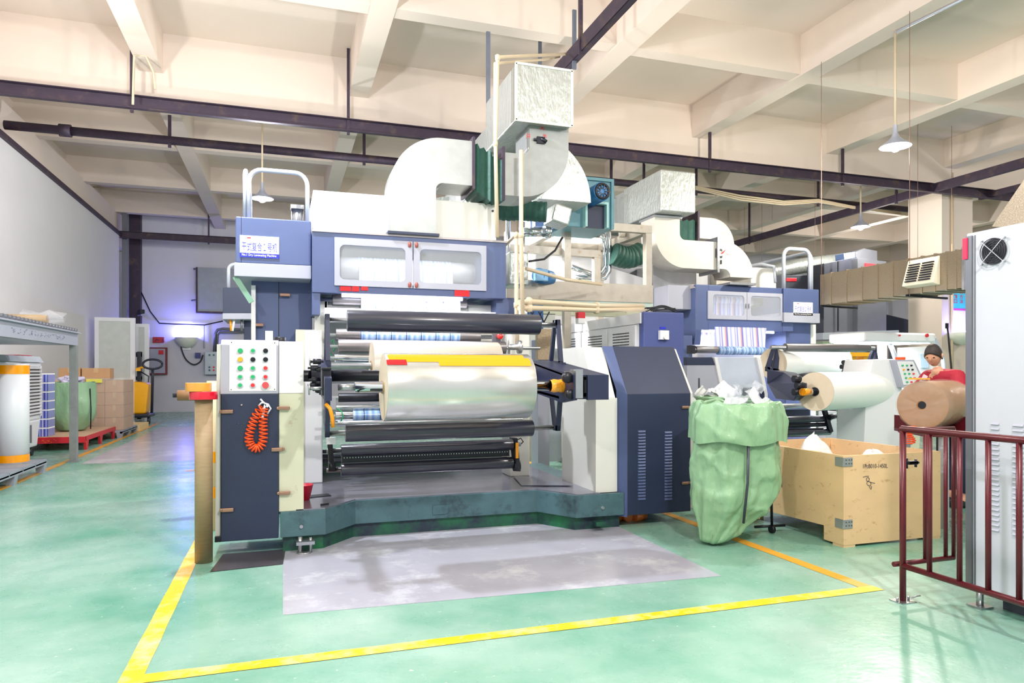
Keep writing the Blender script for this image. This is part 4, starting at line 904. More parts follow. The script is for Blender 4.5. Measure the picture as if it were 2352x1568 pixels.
# ================================================================ DRIVE CABINET (right)
X0, X1 = 2.96, 3.715; y0 = 5.78
t = thing('drive_cabinet', ((X0+X1)/2, 6.2, 0), 'tall navy drive cabinet with two columns of louvres at the right of machine one', 'drive cabinet')
XA = X0+.06
m = MB().prism([(XA, y0, .115), (XA, y0+.9, .115), (XA, y0+.9, 1.69), (XA, y0+.30, 1.69), (XA, y0, 1.24)], (X1-XA-.02, 0, 0))
bd = m.build('body', NAVYD, t, bev=.006)
MB().add([(XA, y0, .10), (X0, y0+.10, .10), (X0, y0+.10, 1.27), (XA, y0, 1.24), (XA, y0+.3, 1.69), (X0-.04, y0+.33, 1.69), (XA, y0+.5, .10), (XA, y0+.5, 1.69)], [(0, 3, 2, 1), (3, 4, 5, 2), (0, 1, 6), (4, 7, 5)]).build('chamfer', NAVY, t, solid=.004)
MB().prism([(X1-.02, y0+.02, .14), (X1-.02, y0+.9, .14), (X1-.02, y0+.9, 1.67), (X1-.02, y0+.32, 1.67), (X1-.02, y0+.02, 1.24)], (.035, 0, 0)).build('edge_trim', CREAM, t, bev=.004)
MB().box(2.74, X0, y0+.08, y0+.9, .325, 1.2).prism([(2.73, y0+.08, 1.2), (2.73, y0+.9, 1.2), (2.73, y0+.9, 1.68), (2.73, y0+.34, 1.68)], (X0-2.75, 0, 0)).build('side_housing', CREAM, t, bev=.004)
MB().box(2.74, X0, y0+.06, y0+.5, .12, .325).build('foot_block', TEAL, t)
for cx_ in (XY(1474, y0), XY(1535, y0)):
    for k in range(23):
        z = ZZ(1148, cx_, y0)+k*.0285
        MB().add([(cx_-.04, y0, z), (cx_+.04, y0, z), (cx_+.034, y0-.012, z+.004), (cx_-.034, y0-.012, z+.004), (cx_-.04, y0, z+.02), (cx_+.04, y0, z+.02)], [(0, 1, 2, 3), (3, 2, 5, 4), (0, 3, 4), (1, 5, 2)]).build('louvre', NAVY, bd)
for py in (935, 1109):
    q = PY(1574, py, y0-.008); MB().cbox(q, .07, .02, .026).rod(q+Vector((.05, -.004, 0)), q+Vector((.05, .02, 0)), .012).build('latch', BRASS, t, bev=.005)
# copper-brown tape cores under the cabinet
for i, (px, py, end, lb) in enumerate(((1438, 1196, 0, 'brown tape core under the drive cabinet, farthest left of the three'), (1477, 1197, 1, 'brown core lying end-on under the drive cabinet, middle of three'), (1510, 1197, 2, 'brown tape core under the drive cabinet, farthest right of the three'))):
    c = PZ(px, 1212); c = Vector((c.x, 6.02, 0)); r = .05
    m = MB().use(mat('copper_tape', (214, 112, 44), .25, 0, .15, 30, coat=.5))
    if end == 1: m.rod(c+Vector((0, 0, r)), c+Vector((-.03, .3, r)), r, n=28)
    else: m.rod(c+Vector((-.07, 0, r)), c+Vector((.055, .03, r)), r, n=28)
    m.build('tape_core', None, label=lb, cat='tape core')
# ================================================================ DUCTS ABOVE MACHINE 1
t = thing('elbow_duct', (1.26, 7.2, 2.82), 'round shouldered galvanised elbow duct rising from the hood of machine one', 'duct')
MB().arc_duct(1.55, 3.30, .07, .53, PI, PI/2, 6.98, 7.44).box(1.02, 1.48, 6.98, 7.44, 2.84, 3.30).box(1.55, 1.86, 6.98, 7.44, 3.37, 3.83).build('duct', GALV, t)
MB().box(.99, 1.51, 6.95, 7.47, 2.82, 2.845).build('base_flange', NAVYD, t)
MB().box(1.86, 1.885, 6.95, 7.47, 3.33, 3.87).build('end_flange', RUST, t)
def pleat(x0, x1, zs0, zs1, y0, y1, n=9, amp=.03):
    m = MB(); v = []
    for i in range(n+1):
        u = i/n; x = x0+(x1-x0)*u; a_ = amp*(1 if i % 2 else -1)*.5+random.uniform(-.008, .008)
        zl = zs0[0]+(zs1[0]-zs0[0])*u-abs(amp)*math.sin(u*PI)*1.5; zh = zs0[1]+(zs1[1]-zs0[1])*u
        v += [(x, y0-a_, zl-a_), (x, y1+a_, zl-a_), (x, y1+a_, zh+a_), (x, y0-a_, zh+a_)]
    return m.add(v, [(i*4+k, i*4+(k+1) % 4, i*4+4+(k+1) % 4, i*4+4+k) for i in range(n) for k in range(4)])
pleat(1.885, 2.19, (3.34, 3.82), (3.24, 3.66), 6.99, 7.43).build('fabric_connector', GREENF, label='dark green fabric connector between the elbow duct and the upturned duct', cat='duct connector')
t = thing('upturned_duct', (2.7, 7.2, 3.26), 'grey duct curving up into the large foil box, with red painted marks and a damper', 'duct')
MB().arc_duct(2.40, 3.84, .09, .54, -PI/2, 0, 6.98, 7.44).box(2.2, 2.40, 6.98, 7.44, 3.30, 3.75).box(2.49, 2.94, 6.98, 7.44, 3.84, 4.14).build('duct', GALV, t)
MB().box(2.185, 2.21, 6.95, 7.47, 3.24, 3.80).build('flange', RUST, t)
dq = PY(1242, 322, 6.97)
MB().cbox(dq, .09, .03, .07).rod(dq+Vector((-.08, 0, 0)), dq+Vector((.02, 0, 0)), .014).rod(dq+Vector((0, -.01, .02)), dq+Vector((.06, -.02, -.02)), .02).build('damper_lever', BLACK, t)
for px, py, ch in ((1208, 318, '开'), (1240, 298, '关'), (1246, 318, '半')):
    q = PY(px, py, 6.978); text('painted_mark', ch, REDT, t, q, (1, 0, 0), (0, 0, 1), .05, .05)
t = thing('foil_box_duct', (2.65, 8, 4.05), 'large square foil wrapped duct end hanging highest above machine one', 'duct')
MB().box(2.30, 2.93, 6.86, 8.0, 4.06, 4.65).build('front_section', FOIL, t, bev=.015)
MB().box(2.33, 2.9, 8.0, 9.6, 3.75, 4.4).box(2.5, 2.8, 9.6, 12.6, 3.9, 4.3).build('rear_section', FOIL, t, bev=.015)
m = MB()
for z in (4.06, 4.65): m.box(2.295, 2.935, 6.852, 6.865, z-.012, z+.012)
for x in (2.30, 2.93): m.box(x-.012, x+.012, 6.852, 6.865, 4.06, 4.65)
m.build('edge_tape', mat('foil_edge', (236, 234, 214), .5), t)
MB().arc_duct(2.85, 3.55, .12, .80, PI/2, 0, 7.95, 8.5, 16).box(2.55, 2.85, 7.95, 8.5, 3.67, 4.35).build('foil_elbow_duct', FOIL, label='rounded foil wrapped elbow behind the upturned grey duct', cat='duct', bev=0)
MB().arc_duct(1.9, 3.15, .02, .40, PI, PI/2, 8.2, 8.5, 12).build('small_foil_elbow', FOIL, label='small silver foil elbow seen beneath the galvanised elbow duct', cat='duct')
def flex(pts, r, m, name, label, cat='flexible duct', n=70, amp=.07, cyc=14):
    P = smooth_path([Vector(p) for p in pts], 24); o = MB().tube(P, r, 20, rf=lambda u: r*(1+amp*(abs(math.sin(u*cyc*PI))-.5)))
    return o.build(name, m, label=label, cat=cat)
flex([PY(1100, 462, 8.0), PY(1150, 482, 7.9), PY(1200, 484, 7.8), PY(1256, 487, 7.7)], .118, GREENF, 'corrugated_duct', 'dark green corrugated duct behind the cream pipes above machine one')
t = MB().cbox(PY(1281, 498, 7.8), .22, .3, .22, ry=.25).build('foil_duct_end', FOIL, bev=.02, label='small foil wrapped duct end at the right of the green corrugated duct', cat='duct')
# cream pipes
def pipe(pts, r, label, name='pipe_run', m=PVC, cat='pipe', joints=True):
    t = thing(name, Vector(pts[0]), label, cat); MB().tube(pts, r, 12).build('pipe', m, t)
    if joints:
        for p in pts[1:-1]:
            MB().lathe(Vector(p)-Vector((0, 0, r*1.6)), [(r*.5, 0), (r*1.3, r*.3), (r*1.35, r*2.6), (r*.5, r*3.2)], n=12).build('joint', m, t)
    return t
pipe([PY(1142, 545, 6.9), PY(1138, 330, 6.9), PY(1143, 132, 6.9), PY(1300, 124, 9.0)], .02, 'tall cream pipe rising left of the foil box and bending right at the top')
pipe([PY(1136, 330, 6.95), PY(1137, 146, 6.95), PY(1250, 137, 9.0), PY(1285, 130, 9.2)], .016, 'thinner cream pipe twinned with the tall pipe left of the foil box', joints=False)
pipe([PY(1201, 750, 6.8), PY(1197, 540, 6.8), PY(1197, 345, 6.8)], .022, 'cream upright pipe in front of the upturned grey duct')
pipe([PY(1188, 790, 6.9), PY(1186, 700, 6.9), PY(1186, 540, 6.9), PY(1160, 562, 7.2)], .022, 'cream upright pipe beside the right end of the machine one hood')
pipe([PY(1192, 695, 6.85), PY(1215, 692, 6.9), PY(1370, 702, 7.6), PY(1476, 702, 8.4)], .028, 'upper of the two cream pipes running right behind the top black roller')
pipe([PY(1192, 708, 6.85), PY(1215, 707, 6.9), PY(1370, 712, 7.6), PY(1480, 710, 8.4)], .028, 'lower of the two cream pipes running right behind the top black roller')
pipe([PY(1208, 617, 7.8), PY(1300, 642, 8.2), PY(1382, 653, 8.6)], .022, 'thin cream pipe sloping down across the platform frame', joints=False)
for px in (1122, 1241, 1320):
    y0_ = {1122: 72, 1241: 90, 1320: 22}[px]; y1_ = {1122: 335, 1241: 150, 1320: 158}[px]; Y = {1122: 9.3, 1241: 10.95, 1320: 9.0}[px]
    a = PY(px, y0_, Y); b = PY(px, y1_, Y); MB().box(a.x-.028, a.x+.028, Y, Y+.03, b.z, min(7.25, a.z)).build('hanger_strap', mat('zinc_strap', (110, 116, 130), .5, .4), label={1122: 'zinc hanger strap left of the tall cream pipe', 1241: 'short zinc hanger strap above the foil box', 1320: 'zinc hanger strap on the channel beam right of the foil box'}[px], cat='hanger')
MB().tube([PY(1292, 545, 8.2), PY(1275, 575, 8.2), PY(1250, 595, 8.1), PY(1215, 600, 8.0)], .014, 8).build('black_cable', BLACK, label='black cable drooping behind the platform frame post', cat='cable')
# fan unit
fx0, fx1 = 3.57, 4.28
t = thing('fan_unit', ((fx0+fx1)/2, 8.8, 3.3), 'turquoise exhaust fan box with a blue motor on its face', 'fan')
MB().box(fx0, fx1, 8.6, 9.3, 3.38, 4.05).build('housing', TURQ, t, bev=.01)
MB().box(fx0, fx0+.03, 8.57, 8.6, 3.38, 4.02).box(fx1-.04, fx1, 8.57, 8.6, 3.38, 4.02).box(fx0, fx1, 8.57, 8.6, 4.02, 4.06).build('flange', TURQ, t)
q = PY(1364, 452, 8.5)
MB().rod(q+Vector((-.02, -.3, 0)), q+Vector((-.02, .1, 0)), .12, n=28).build('motor', BLUEM, t, bev=.01)
m = MB().use(BLACK).lathe(q+Vector((-.02, -.31, 0)), [(.11, 0), (.10, .012), (.085, .012), (.075, 0)], '-Y', 28)
for k in range(10):
    a_ = k*PI/5; c = q+Vector((-.02, -.315, 0)); m.bar(c+Vector((math.cos(a_)*.03, 0, math.sin(a_)*.03)), c+Vector((math.cos(a_)*.1, 0, math.sin(a_)*.1)), .012, .006, (0, 1, 0))
m.build('motor_grille', None, t)
MB().box(q.x-.12, q.x-.09, 8.5, 8.6, 3.38, 3.72).box(q.x+.19, q.x+.22, 8.5, 8.6, 3.38, 3.72).box(q.x-.09, q.x+.19, 8.5, 8.6, 3.69, 3.72).build('motor_bracket', mat('pale_turquoise', (160, 206, 206), .4), t); MB().box(q.x-.09, q.x+.19, 8.58, 8.6, 3.38, 3.69).build('opening', NAVYD, t)
MB().box(fx0-.35, fx0-.05, 8.8, 9.4, 3.4, 3.95).bar((fx0-.45, 8.7, 3.3), (fx0-.45, 8.7, 4.0), .03, .05).bar((fx0-.45, 8.7, 3.98), (fx0, 8.7, 3.98), .03, .05).build('inlet_housing', mat('fan_blue', (110, 140, 196), .45), t)
# foil duct 2
t = thing('foil_box_duct', (6.1, 10.5, 4.0), 'square foil wrapped duct end above the second machine, right of the turquoise fan', 'duct')
MB().box(5.78, 6.42, 9.9, 11.2, 4.03, 4.70).build('front_section', FOIL, t, bev=.02)
MB().box(5.8, 6.38, 11.2, 12.1, 4.05, 4.66).box(5.0, 5.8, 11.5, 12.1, 4.0, 4.6).build('rear_section', GALV, t)
t = thing('pale_elbow_duct', (6.9, 10.4, 2.95), 'cream white duct sweeping from the foil box down onto the hood of machine two', 'duct')
MB().box(5.81, 6.28, 10.15, 10.62, 3.74, 4.02).arc_duct(6.38, 3.74, .10, .57, PI, 1.5*PI, 10.15, 10.62).box(6.38, 7.00, 10.15, 10.62, 3.17, 3.64).build('upper_elbow', WDUCT, t)
MB().arc_duct(7.14, 3.06, .13, .60, PI/2, 0, 10.15, 10.62).box(7.0, 7.14, 10.15, 10.62, 3.19, 3.66).build('lower_elbow', WDUCT, t)
MB().box(6.98, 7.02, 10.1, 10.66, 3.12, 3.72).box(5.79, 6.31, 10.12, 10.65, 3.985, 4.02).box(7.24, 7.77, 10.12, 10.65, 2.93, 2.97).build('flange', STEEL, t)
q = PY(1643, 592, 10.145); text('brand_mark', 'LC', BLACK, t, q, (1, 0, 0), (0, 0, 1), .14, .16, bold=.03)
q2 = q+Vector((.10, -.003, .08)); MB().add([q2, q2+Vector((.12, 0, .08)), q2+Vector((.05, 0, .0))], [(0, 1, 2)]).build('brand_arrow', REDT, t)
text('brand_text', '小心', RED, t, q+Vector((.2, 0, .06)), (1, 0, 0), (0, 0, 1), .07, .04)
MB().cbox(q+Vector((.06, -.02, -.1)), .012, .02, .14).cbox(q+Vector((.1, -.02, -.07)), .02, .02, .07).build('damper_lever', BLACK, t)
pleat(XY(1556, 11.4), XY(1598, 11.4), (3.86, 4.26), (3.86, 4.30), 11.4, 11.85, 6, .03).build('fabric_connector', GREENF, label='green fabric connector joined to the far cream elbow above machine two', cat='duct connector')
MB().use(WDUCT).arc_duct(7.75, 3.86, .10, .50, PI/2, 0, 11.4, 11.85).box(7.44, 7.75, 11.4, 11.85, 3.96, 4.36).box(7.85, 8.25, 11.4, 11.85, 2.9, 3.86).use(RUST).box(7.41, 7.45, 11.35, 11.9, 3.88, 4.46).build('far_elbow_duct', None, label='far cream elbow duct behind the sweeping duct of machine two', cat='duct')
flex([PY(1408, 582, 9.8), PY(1430, 590, 9.8), PY(1450, 590, 9.8), PY(1474, 580, 9.8)], .17, GREENF, 'corrugated_duct', 'green corrugated duct sagging behind the platform frame', cyc=8)
# ================================================================ STEEL PLATFORM FRAME
t = thing('platform_frame', (4.3, 9.3, 0), 'cream square-tube steel platform frame between the two machines', 'steel frame')
XA, XB, YA, YC = 3.76, 5.03, 9.0, 10.6; ZT = 3.5; ZM = 2.62
for X, Y in ((XA, YA), (XB, YA), (XA, YC), (XB, YC)): MB().box(X-.05, X+.05, Y-.05, Y+.05, .0, ZT-.056).build('post', PLAT, t, bev=.004)
for (a, b) in (((XA-.05, YA), (XB+.05, YA)), ((XA-.05, YC), (XB+.05, YC)), ((XA, YA+.051), (XA, YC-.051)), ((XB, YA+.051), (XB, YC-.051))):
    MB().bar((a[0], a[1], ZT), (b[0], b[1], ZT), .10, .11).build('top_rail', PLAT, t)
    MB().bar((a[0], a[1], ZM), (b[0], b[1], ZM), .104, .13).build('middle_rail', PLAT, t)
MB().bar((XA-1.6, 9.1, 3.15), (XA+.55, 9.1, 3.12), .10, .10).bar((XA+.5, 9.1, 3.07), (XA+.5, 9.1, 2.62), .096, .096).build('side_frame_tube', PLAT, t)
MB().bar((XA+.05, YA-.02, ZM-.15), (XA+.5, YA+.3, ZM+.05), .05, .05).build('brace', PLAT, t)
MB().bar((XA+.5, 9.6, ZT+.13), (XB-.1, 9.6, ZT+.13), .06, .08).bar((XA+.5, 9.6, ZT), (XA+.5, 9.6, ZT+.15), .08, .08).bar((XB-.1, 9.6, ZT), (XB-.1, 9.6, ZT+.15), .08, .08).build('upper_bar', PLAT, t)
# chrome bent pipes
for i, (dx, lb) in enumerate(((0, 'outer bent chrome pipe hanging behind the platform frame'), (-.09, 'inner bent chrome pipe hanging behind the platform frame'))):
    c = PY(1388+dx*90, 625-i*12, 9.9)
    MB().tube([c+Vector((.0, 0, .75-i*.25)), c+Vector((.06, 0, .7-i*.25)), c+Vector((.08, 0, .3)), c+Vector((.07, 0, .02)), c+Vector((.0, 0, -.08)), c+Vector((-.15, 0, -.12)), c+Vector((-.5, 0, -.1+.08*i))], .05 if i == 0 else .04, 14).build('chrome_pipe', CHROME, label=lb, cat='pipe')
MB().rod(PY(1200, 533, 8.4), PY(1250, 533, 8.4), .06, n=20).rod(PY(1250, 533, 8.4), PY(1262, 533, 8.4), .08, n=20).build('flanged_pipe', CHROME, label='short flanged chrome pipe under the green corrugated duct', cat='pipe')
a = PY(1150, 640, 8.6); MB().rod((a.x+.1, 8.6, a.z), (a.x+.1, 8.6, 3.5), .03).rod((a.x+.3, 8.6, a.z), (a.x+.3, 8.6, 3.4), .03).build('chrome_riser', STEEL, label='pair of thin steel risers right of the machine one hood', cat='pipe')
m = MB(); PB(m, 1170, 578, 1214, 655, 8.1, .4); m.build('foil_insulated_box', FOIL, bev=.02, label='foil insulated box beside the right end of the machine one hood', cat='box')
# ================================================================ DRYER / HEATER RUN BEHIND
t = thing('drying_tunnel', (4.6, 11.8, 0), 'long pale enamelled drying tunnel running behind the platform frame', 'drying tunnel')
TUN = t
m = MB(); PB(m, 1160, 540, 1400, 655, 10.84, .05); m.build('upper_panel', PANEL, t)
a = PY(1165, 660, 10.2); b = PY(1490, 700, 10.2)
MB().prism([(a.x, 10.9, 2.25), (a.x, 10.9, 2.6), (XY(1340, 10.9), 10.9, 3.35), (XY(1495, 10.9), 10.9, 3.05), (XY(1495, 10.9), 10.9, 2.25)], (0, 1.5, 0)).build('sloping_housing', PANEL, t)
m = MB(); PB(m, 1164, 648, 1500, 690, 8.9, .12); m.build('ledge_beam', PLAT, t)
m = MB(); PB(m, 1164, 690, 1500, 700, 8.92, .3); m.build('green_ledge', mat('pale_green_ledge', (186, 204, 196), .45), t)
m = MB(); PB(m, 1230, 700, 1500, 725, 9.6, .2); m.build('lower_ledge', IVORY, t)
MB().box(XY(1205, 10.9), XY(1500, 10.9), 10.95, 12, .1, 2.3).build('lower_panel', CREAM, t)
m = MB(); PB(m, 1205, 720, 1275, 850, 9.6, .3); m.build('end_panel', CREAM, t)
q = PY(1238, 635, 8.85)
t = thing('gear_motor', q, 'small blue gear motor on the ledge right of the hood of machine one', 'motor')
MB().rod(q+Vector((-.05, -.1, 0)), q+Vector((.2, .1, 0)), .1, n=20).build('motor_body', BLUEM, t)
MB().cbox(q+Vector((-.02, -.12, .0)), .18, .1, .16).build('terminal_box', mat('pale_blue_box', (120, 170, 210), .4), t, bev=.01)
m = MB()
for i in range(5): m.cbox(PY(1218+i*9, 731, 8.6), .012, .02, .2, ry=.5*(-1)**i)
m.build('linkage', BLACK, TUN)
m = MB(); PB(m, 1214, 700, 1248, 760, 8.8, .05); m.build('blue_box', mat('deep_blue', (40, 90, 150), .4), TUN)
# white side cabinets in the mid area under the pipes
m = MB(); PB(m, 1236, 780, 1262, 1116, 8.3, .25); m.build('grey_side_panel', GREYP, label='narrow grey side panel seen right of the turret plate', cat='panel')
m = MB(); PB(m, 1228, 800, 1290, 1060, 8.9, .05); m.build('pale_guard_panel', mat('pale_guard', (176, 186, 194), .5), label='pale guard panel behind the turret of machine one', cat='panel')
m = MB(); PB(m, 1236, 755, 1272, 826, 8.2, .1); m.build('insulation_panel', mat('brown_insul', (176, 156, 130), .8, var=.25, scale=60), TUN)
# row of tan spools on the floor behind
for i, px in enumerate((1244, 1252, 1266, 1275)):
    p = PZ(px, 1045); c = Vector((p.x, p.y, 0))
    MB().lathe(c, [(.001, 0), (.07, 0), (.07, .28), (.02, .28), (.02, .2)], n=20).build('spool', [mat('tan_spool', (190, 176, 122), .5), mat('tan_spool', (190, 176, 122)), mat('red_spool', (140, 70, 70), .5), mat('tan_spool', (190, 176, 122))][i], label=['tan spool on the floor seen under the turret, farthest left', 'tan spool on the floor under the turret, second from left', 'dark red spool on the floor under the turret', 'tan spool on the floor under the turret, right of the red one'][i], cat='spool')
# ---- heater cabinets row
t = thing('heater_cabinet_row', (4.4, 9.2, 0), 'row of white vented heater cabinets with a speckled navy end panel', 'heater cabinet')
X0, X1, ZH = 4.14, 4.70, 2.17
MB().box(X0, X1, 7.5, 7.62, .1, ZH).build('end_panel', SPECK, t, bev=.015)
MB().box(X0, X1, 7.62, 11.6, .1, ZH-.02).build('cabinet_body', PANEL, t)
MB().box(X0-.02, X0, 7.55, 9.2, ZH-.14, ZH-.01).box(X0-.02, X0, 9.3, 11.6, ZH-.14, ZH-.01).build('top_trim', PANEL, t)
for i, (ya, yb_) in enumerate(((7.66, 8.42), (8.44, 9.18), (9.34, 10.1), (10.14, 10.9))):
    d = MB().box(X0-.03, X0, ya, yb_, .15, ZH-.155).build('door', PANEL, t, bev=.006)
    m = MB()
    for r in range(9):
        for c in range(12): m.box(X0-.033, X0-.029, ya+.16+c*.038, ya+.186+c*.038, 1.63+r*.036, 1.646+r*.036)
    m.build('vent_slots', BLACK, d)
q = PY(1523, 776, 7.49)
MB().box(q.x-.06, q.x+.06, 7.45, 7.5, q.z-.02, q.z+.09).rod((q.x, 7.44, q.z), (q.x, 7.42, q.z), .02).build('isolator_switch', PANEL, t)
MB().rod((q.x, 7.45, q.z), (q.x, 7.43, q.z), .016).build('isolator_knob', BLACK, t)
MB().box(q.x-.04, q.x+.04, 7.492, 7.5, q.z+.11, q.z+.135).build('blue_label', BLU, t)
q = PY(1333, 724, 8.9)
t2 = thing('warning_beacon', Vector((q.x, 8.9, q.z-.1)), 'small red and white beacon above the white heater cabinets', 'beacon')
MB().cbox(q, .11, .1, .09).build('red_cap', RED, t2, bev=.01); MB().cbox(q+Vector((0, 0, -.08)), .11, .1, .08).build('white_base', PANEL, t2, bev=.01)
m = MB(); rnd = random.Random(2)
for i in range(9):
    a = PY(1480+rnd.uniform(0, 20), 712+rnd.uniform(-4, 4), 7.9); b = PY(1540+rnd.uniform(0, 20), 712+rnd.uniform(-6, 3), 7.9); c = (a+b)/2+Vector((0, 0, rnd.uniform(0, .06)))
    m.tube(smooth_path([Vector((a.x, a.y, max(a.z, 2.19))), Vector((c.x, c.y, max(c.z, 2.2))), Vector((b.x, b.y, max(b.z, 2.19)))], 6), .008, 6)
m.build('cable_tangle', BLACK, label='tangle of thin dark cables on top of the navy speckled cabinet', cat='cables')
# ================================================================ MACHINE 2
Y2 = 10.25
hx0, hx1 = XY(1598, Y2), XY(1822, Y2)
t = thing('laminating_machine', ((hx0+hx1)/2, 10, 0), 'navy and white dry laminating machine number two in the middle distance', 'laminating machine'); M2 = t
hz0, hz1 = ZZ(742, 7.6, Y2), ZZ(668, 7.6, Y2)
a = PY(1625, 746, Y2); b = PY(1800, 668, Y2)
wx0, wx1 = a.x, b.x; wz0, wz1 = 2.34, 2.82; xm = (wx0+wx1)/2; hz0, hz1 = 2.16, 2.92
h2 = MB().use(NAVY).box(hx0, wx0+.02, Y2, Y2+1.2, hz0, hz1).box(wx1-.02, hx1, Y2, Y2+1.2, hz0, hz1).box(wx0+.02, wx1-.02, Y2, Y2+1.2, wz1-.03, hz1).box(wx0+.02, wx1-.02, Y2, Y2+.1, hz0, wz0+.03).prism([(hx0, Y2, hz0), (hx0, Y2+1.2, hz0), (hx0, Y2+1.2, hz0-.26), (hx0, Y2+.05, hz0-.26)], (.12, 0, 0)).prism([(hx1-.1, Y2+.3, hz0), (hx1-.1, Y2+1.2, hz0), (hx1-.1, Y2+1.2, hz0-.3)], (.1, 0, 0)).build('hood', None, t, bev=.006)
MB().prism([(hx0-.02, Y2-.0, hz1-.06), (hx0-.02, Y2+.08, hz1+.01), (hx0-.02, Y2+1.2, hz1+.01), (hx0-.02, Y2+1.2, hz1-.06)], (hx1-hx0+.04, 0, 0)).build('hood_lip', mat('lip_grey', (172, 164, 166)), h2)
MB().box(wx0, wx1, Y2+.95, Y2+.97, wz0-.1, wz1).build('hood_interior', PANEL, h2)
window(wx0, xm-.004, wx0+.10, xm-.06, Y2, wz0, wz1, h2, wz0+.07, wz1-.06, GREYP); window(xm+.004, wx1, xm+.08, wx1-.08, Y2, wz0, wz1, h2, wz0+.07, wz1-.06, GREYP)
for dx in (-.03, .03): MB().cbox((xm+dx, Y2-.03, (wz0+wz1)/2), .008, .02, .08).build('window_handle', STEEL, h2)
PRINTC = stripes('printed_film_violet', [(0, (236, 236, 246)), (.12, (120, 120, 200)), (.2, (240, 240, 250)), (.35, (196, 150, 150)), (.45, (90, 100, 190)), (.55, (230, 232, 246)), (.7, (150, 160, 220)), (.85, (244, 240, 236)), (1, (110, 120, 200))], 0, .31, .25)
fa, fb = XY(1640, Y2), XY(1762, Y2)
MB().box(fa, fb, Y2+.5, Y2+.52, 2.1, 2.78).rod((fa, Y2+.6, 2.74), (fb, Y2+.6, 2.74), .12, n=24, caps=False).build('film_web', PRINTC, t)
MB().rod((wx0, Y2+.6, 2.74), (wx1, Y2+.6, 2.74), .10, n=24).rod((fb+.0, Y2+.6, 2.74), (fb+.2, Y2+.6, 2.74), .115, n=24).build('hood_roller', GRYR, t)
MB().add([PY(1642, 750, 10.12), PY(1760, 753, 10.12), PY(1757, 800, 10.08), PY(1640, 802, 10.08)], [(0, 1, 2, 3)]).build('film_web', PRINTC, t, solid=.003)
MB().box(XY(1610, 10.7), XY(1640, 10.7), 10.7, 10.72, 1.9, 2.15).build('film_edge', PRINTC, t)
MB().rod((hx0+.2, Y2+.15, hz0-.02), (hx1-.3, Y2+.15, hz0-.02), .018).build('lamp_tube', TUBE, t)
light('hood_light', ((hx0+hx1)/2, Y2+.3, 2.1), 30, (.9, .92, 1), 1.5, 'AREA', None, .05)
light('hood_inside_light', ((hx0+hx1)/2, Y2+.2, 2.86), 14, (.9, .93, 1), 1.4, 'AREA', (A(25), 0, 0), .1)
MB().box(hx0+.05, hx1-.02, 11.0, 11.02, .5, 2.2).box(XY(1790, 10.6), XY(1830, 10.6), 10.6, 11, .5, 2.1).box(hx0-.05, hx0+.15, 10.5, 11.2, .4, 2.0).build('back_panel', PANEL, t)
roller(1597, 1648, 803, 10.0, .06, GRYR, parent=t, shaft=(1585, 1760), sr=.03, web=None)
m = MB(); x0, x1 = XY(1648, 10), XY(1755, 10); zz = ZZ(805, 7, 10); MB().rod((x0, 10, zz), (x1, 10, zz), .07, n=24).build('guide_roller', PRINTB, t)
m = MB(); PB(m, 1585, 793, 1597, 812, 9.95, .1); m.build('bearing_block', BLACK, t)
m = MB(); PB(m, 1590, 800, 1790, 830, 10.3, .2); m.build('cross_beam', PANEL, t)
# side housings, top box, rails, sign box
m = MB(); PB(m, 1500, 610, 1600, 770, 11.0, 1.5); m.build('white_housing', mat('tunnel_grey', (206, 208, 214)), t, bev=.01)
m = MB(); PB(m, 1535, 655, 1590, 710, 10.4, .8); m.build('bracket_housing', GREYP, t, bev=.01)
m = MB(); PB(m, 1400, 612, 1500, 655, 11.6, .6); m.build('far_housing', GREYM, t)
m = MB(); PB(m, 1560, 612, 1712, 662, 11.6, 1.2); m.build('top_housing', mat('tunnel_grey', (206, 208, 214)), t, bev=.05)
m = MB(); PB(m, 1725, 615, 1783, 668, 10.9, 1.0); m.build('top_box', CREAM, t, bev=.01)
u0, u1 = XY(1800, 10.2), XY(1881, 10.2); zb = ZZ(741, 9, 10.2); zt = ZZ(664, 9, 10.2)
ub = MB().box(u0, u1, 10.2, 11.4, zb+.17, zt).build('upper_box', NAVY, t, bev=.01)
MB().box(u0, u1+.01, 10.19, 11.4, zb, zb+.17).build('white_band', GREYP, ub)
a = PY(1822, 724, 10.2); b = PY(1866, 695, 10.2); nameplate(ub, a.x, b.x, a.z, b.z, 10.2, 2)
a = PY(1800, 570, 10.3); b = PY(1860, 570, 10.3); hoop(MB(), a.x, b.x, 10.3, zt, a.z, .14, .035).build('guard_rail', TUBEW, t)
x = b.x+.08; pts = [Vector((x, 10.35, zt))]+arcpts((x, 10.5, a.z-.17), .15, PI, PI/2, 6, (0, 1, 0))+[Vector((x, 12.6, a.z-.02)), Vector((x, 12.75, a.z-.15)), Vector((x, 12.8, zt))]
MB().tube(pts, .03, 10).build('guard_rail', TUBEW, t)
a = PY(1765, 605, 10.9); MB().tube([a+Vector((-.3, 1.6, 0)), a+Vector((0, .2, .02)), a+Vector((.12, 0, -.05)), a+Vector((.15, 0, -.35))], .03, 8).build('guard_rail', TUBEW, t)
m = MB(); PB(m, 1805, 742, 1862, 1000, 10.35, .8); m.build('tall_cabinet', NAVY, t, bev=.006)
m = MB(); PB(m, 1562, 770, 1590, 905, 10.2, .3); m.build('navy_side', NAVY, t)
m = MB(); PB(m, 1862, 745, 1874, 1000, 10.4, .3); m.build('edge_trim', CREAM, t)
# deck and base
MB().box(4.9, 9.3, 8.78, 11.2, .0, .32).build('base_frame', TEALD, t)
MB().box(4.9, 9.3, 8.78, 11.2, .32, .335).build('deck_plate', DECK, t)
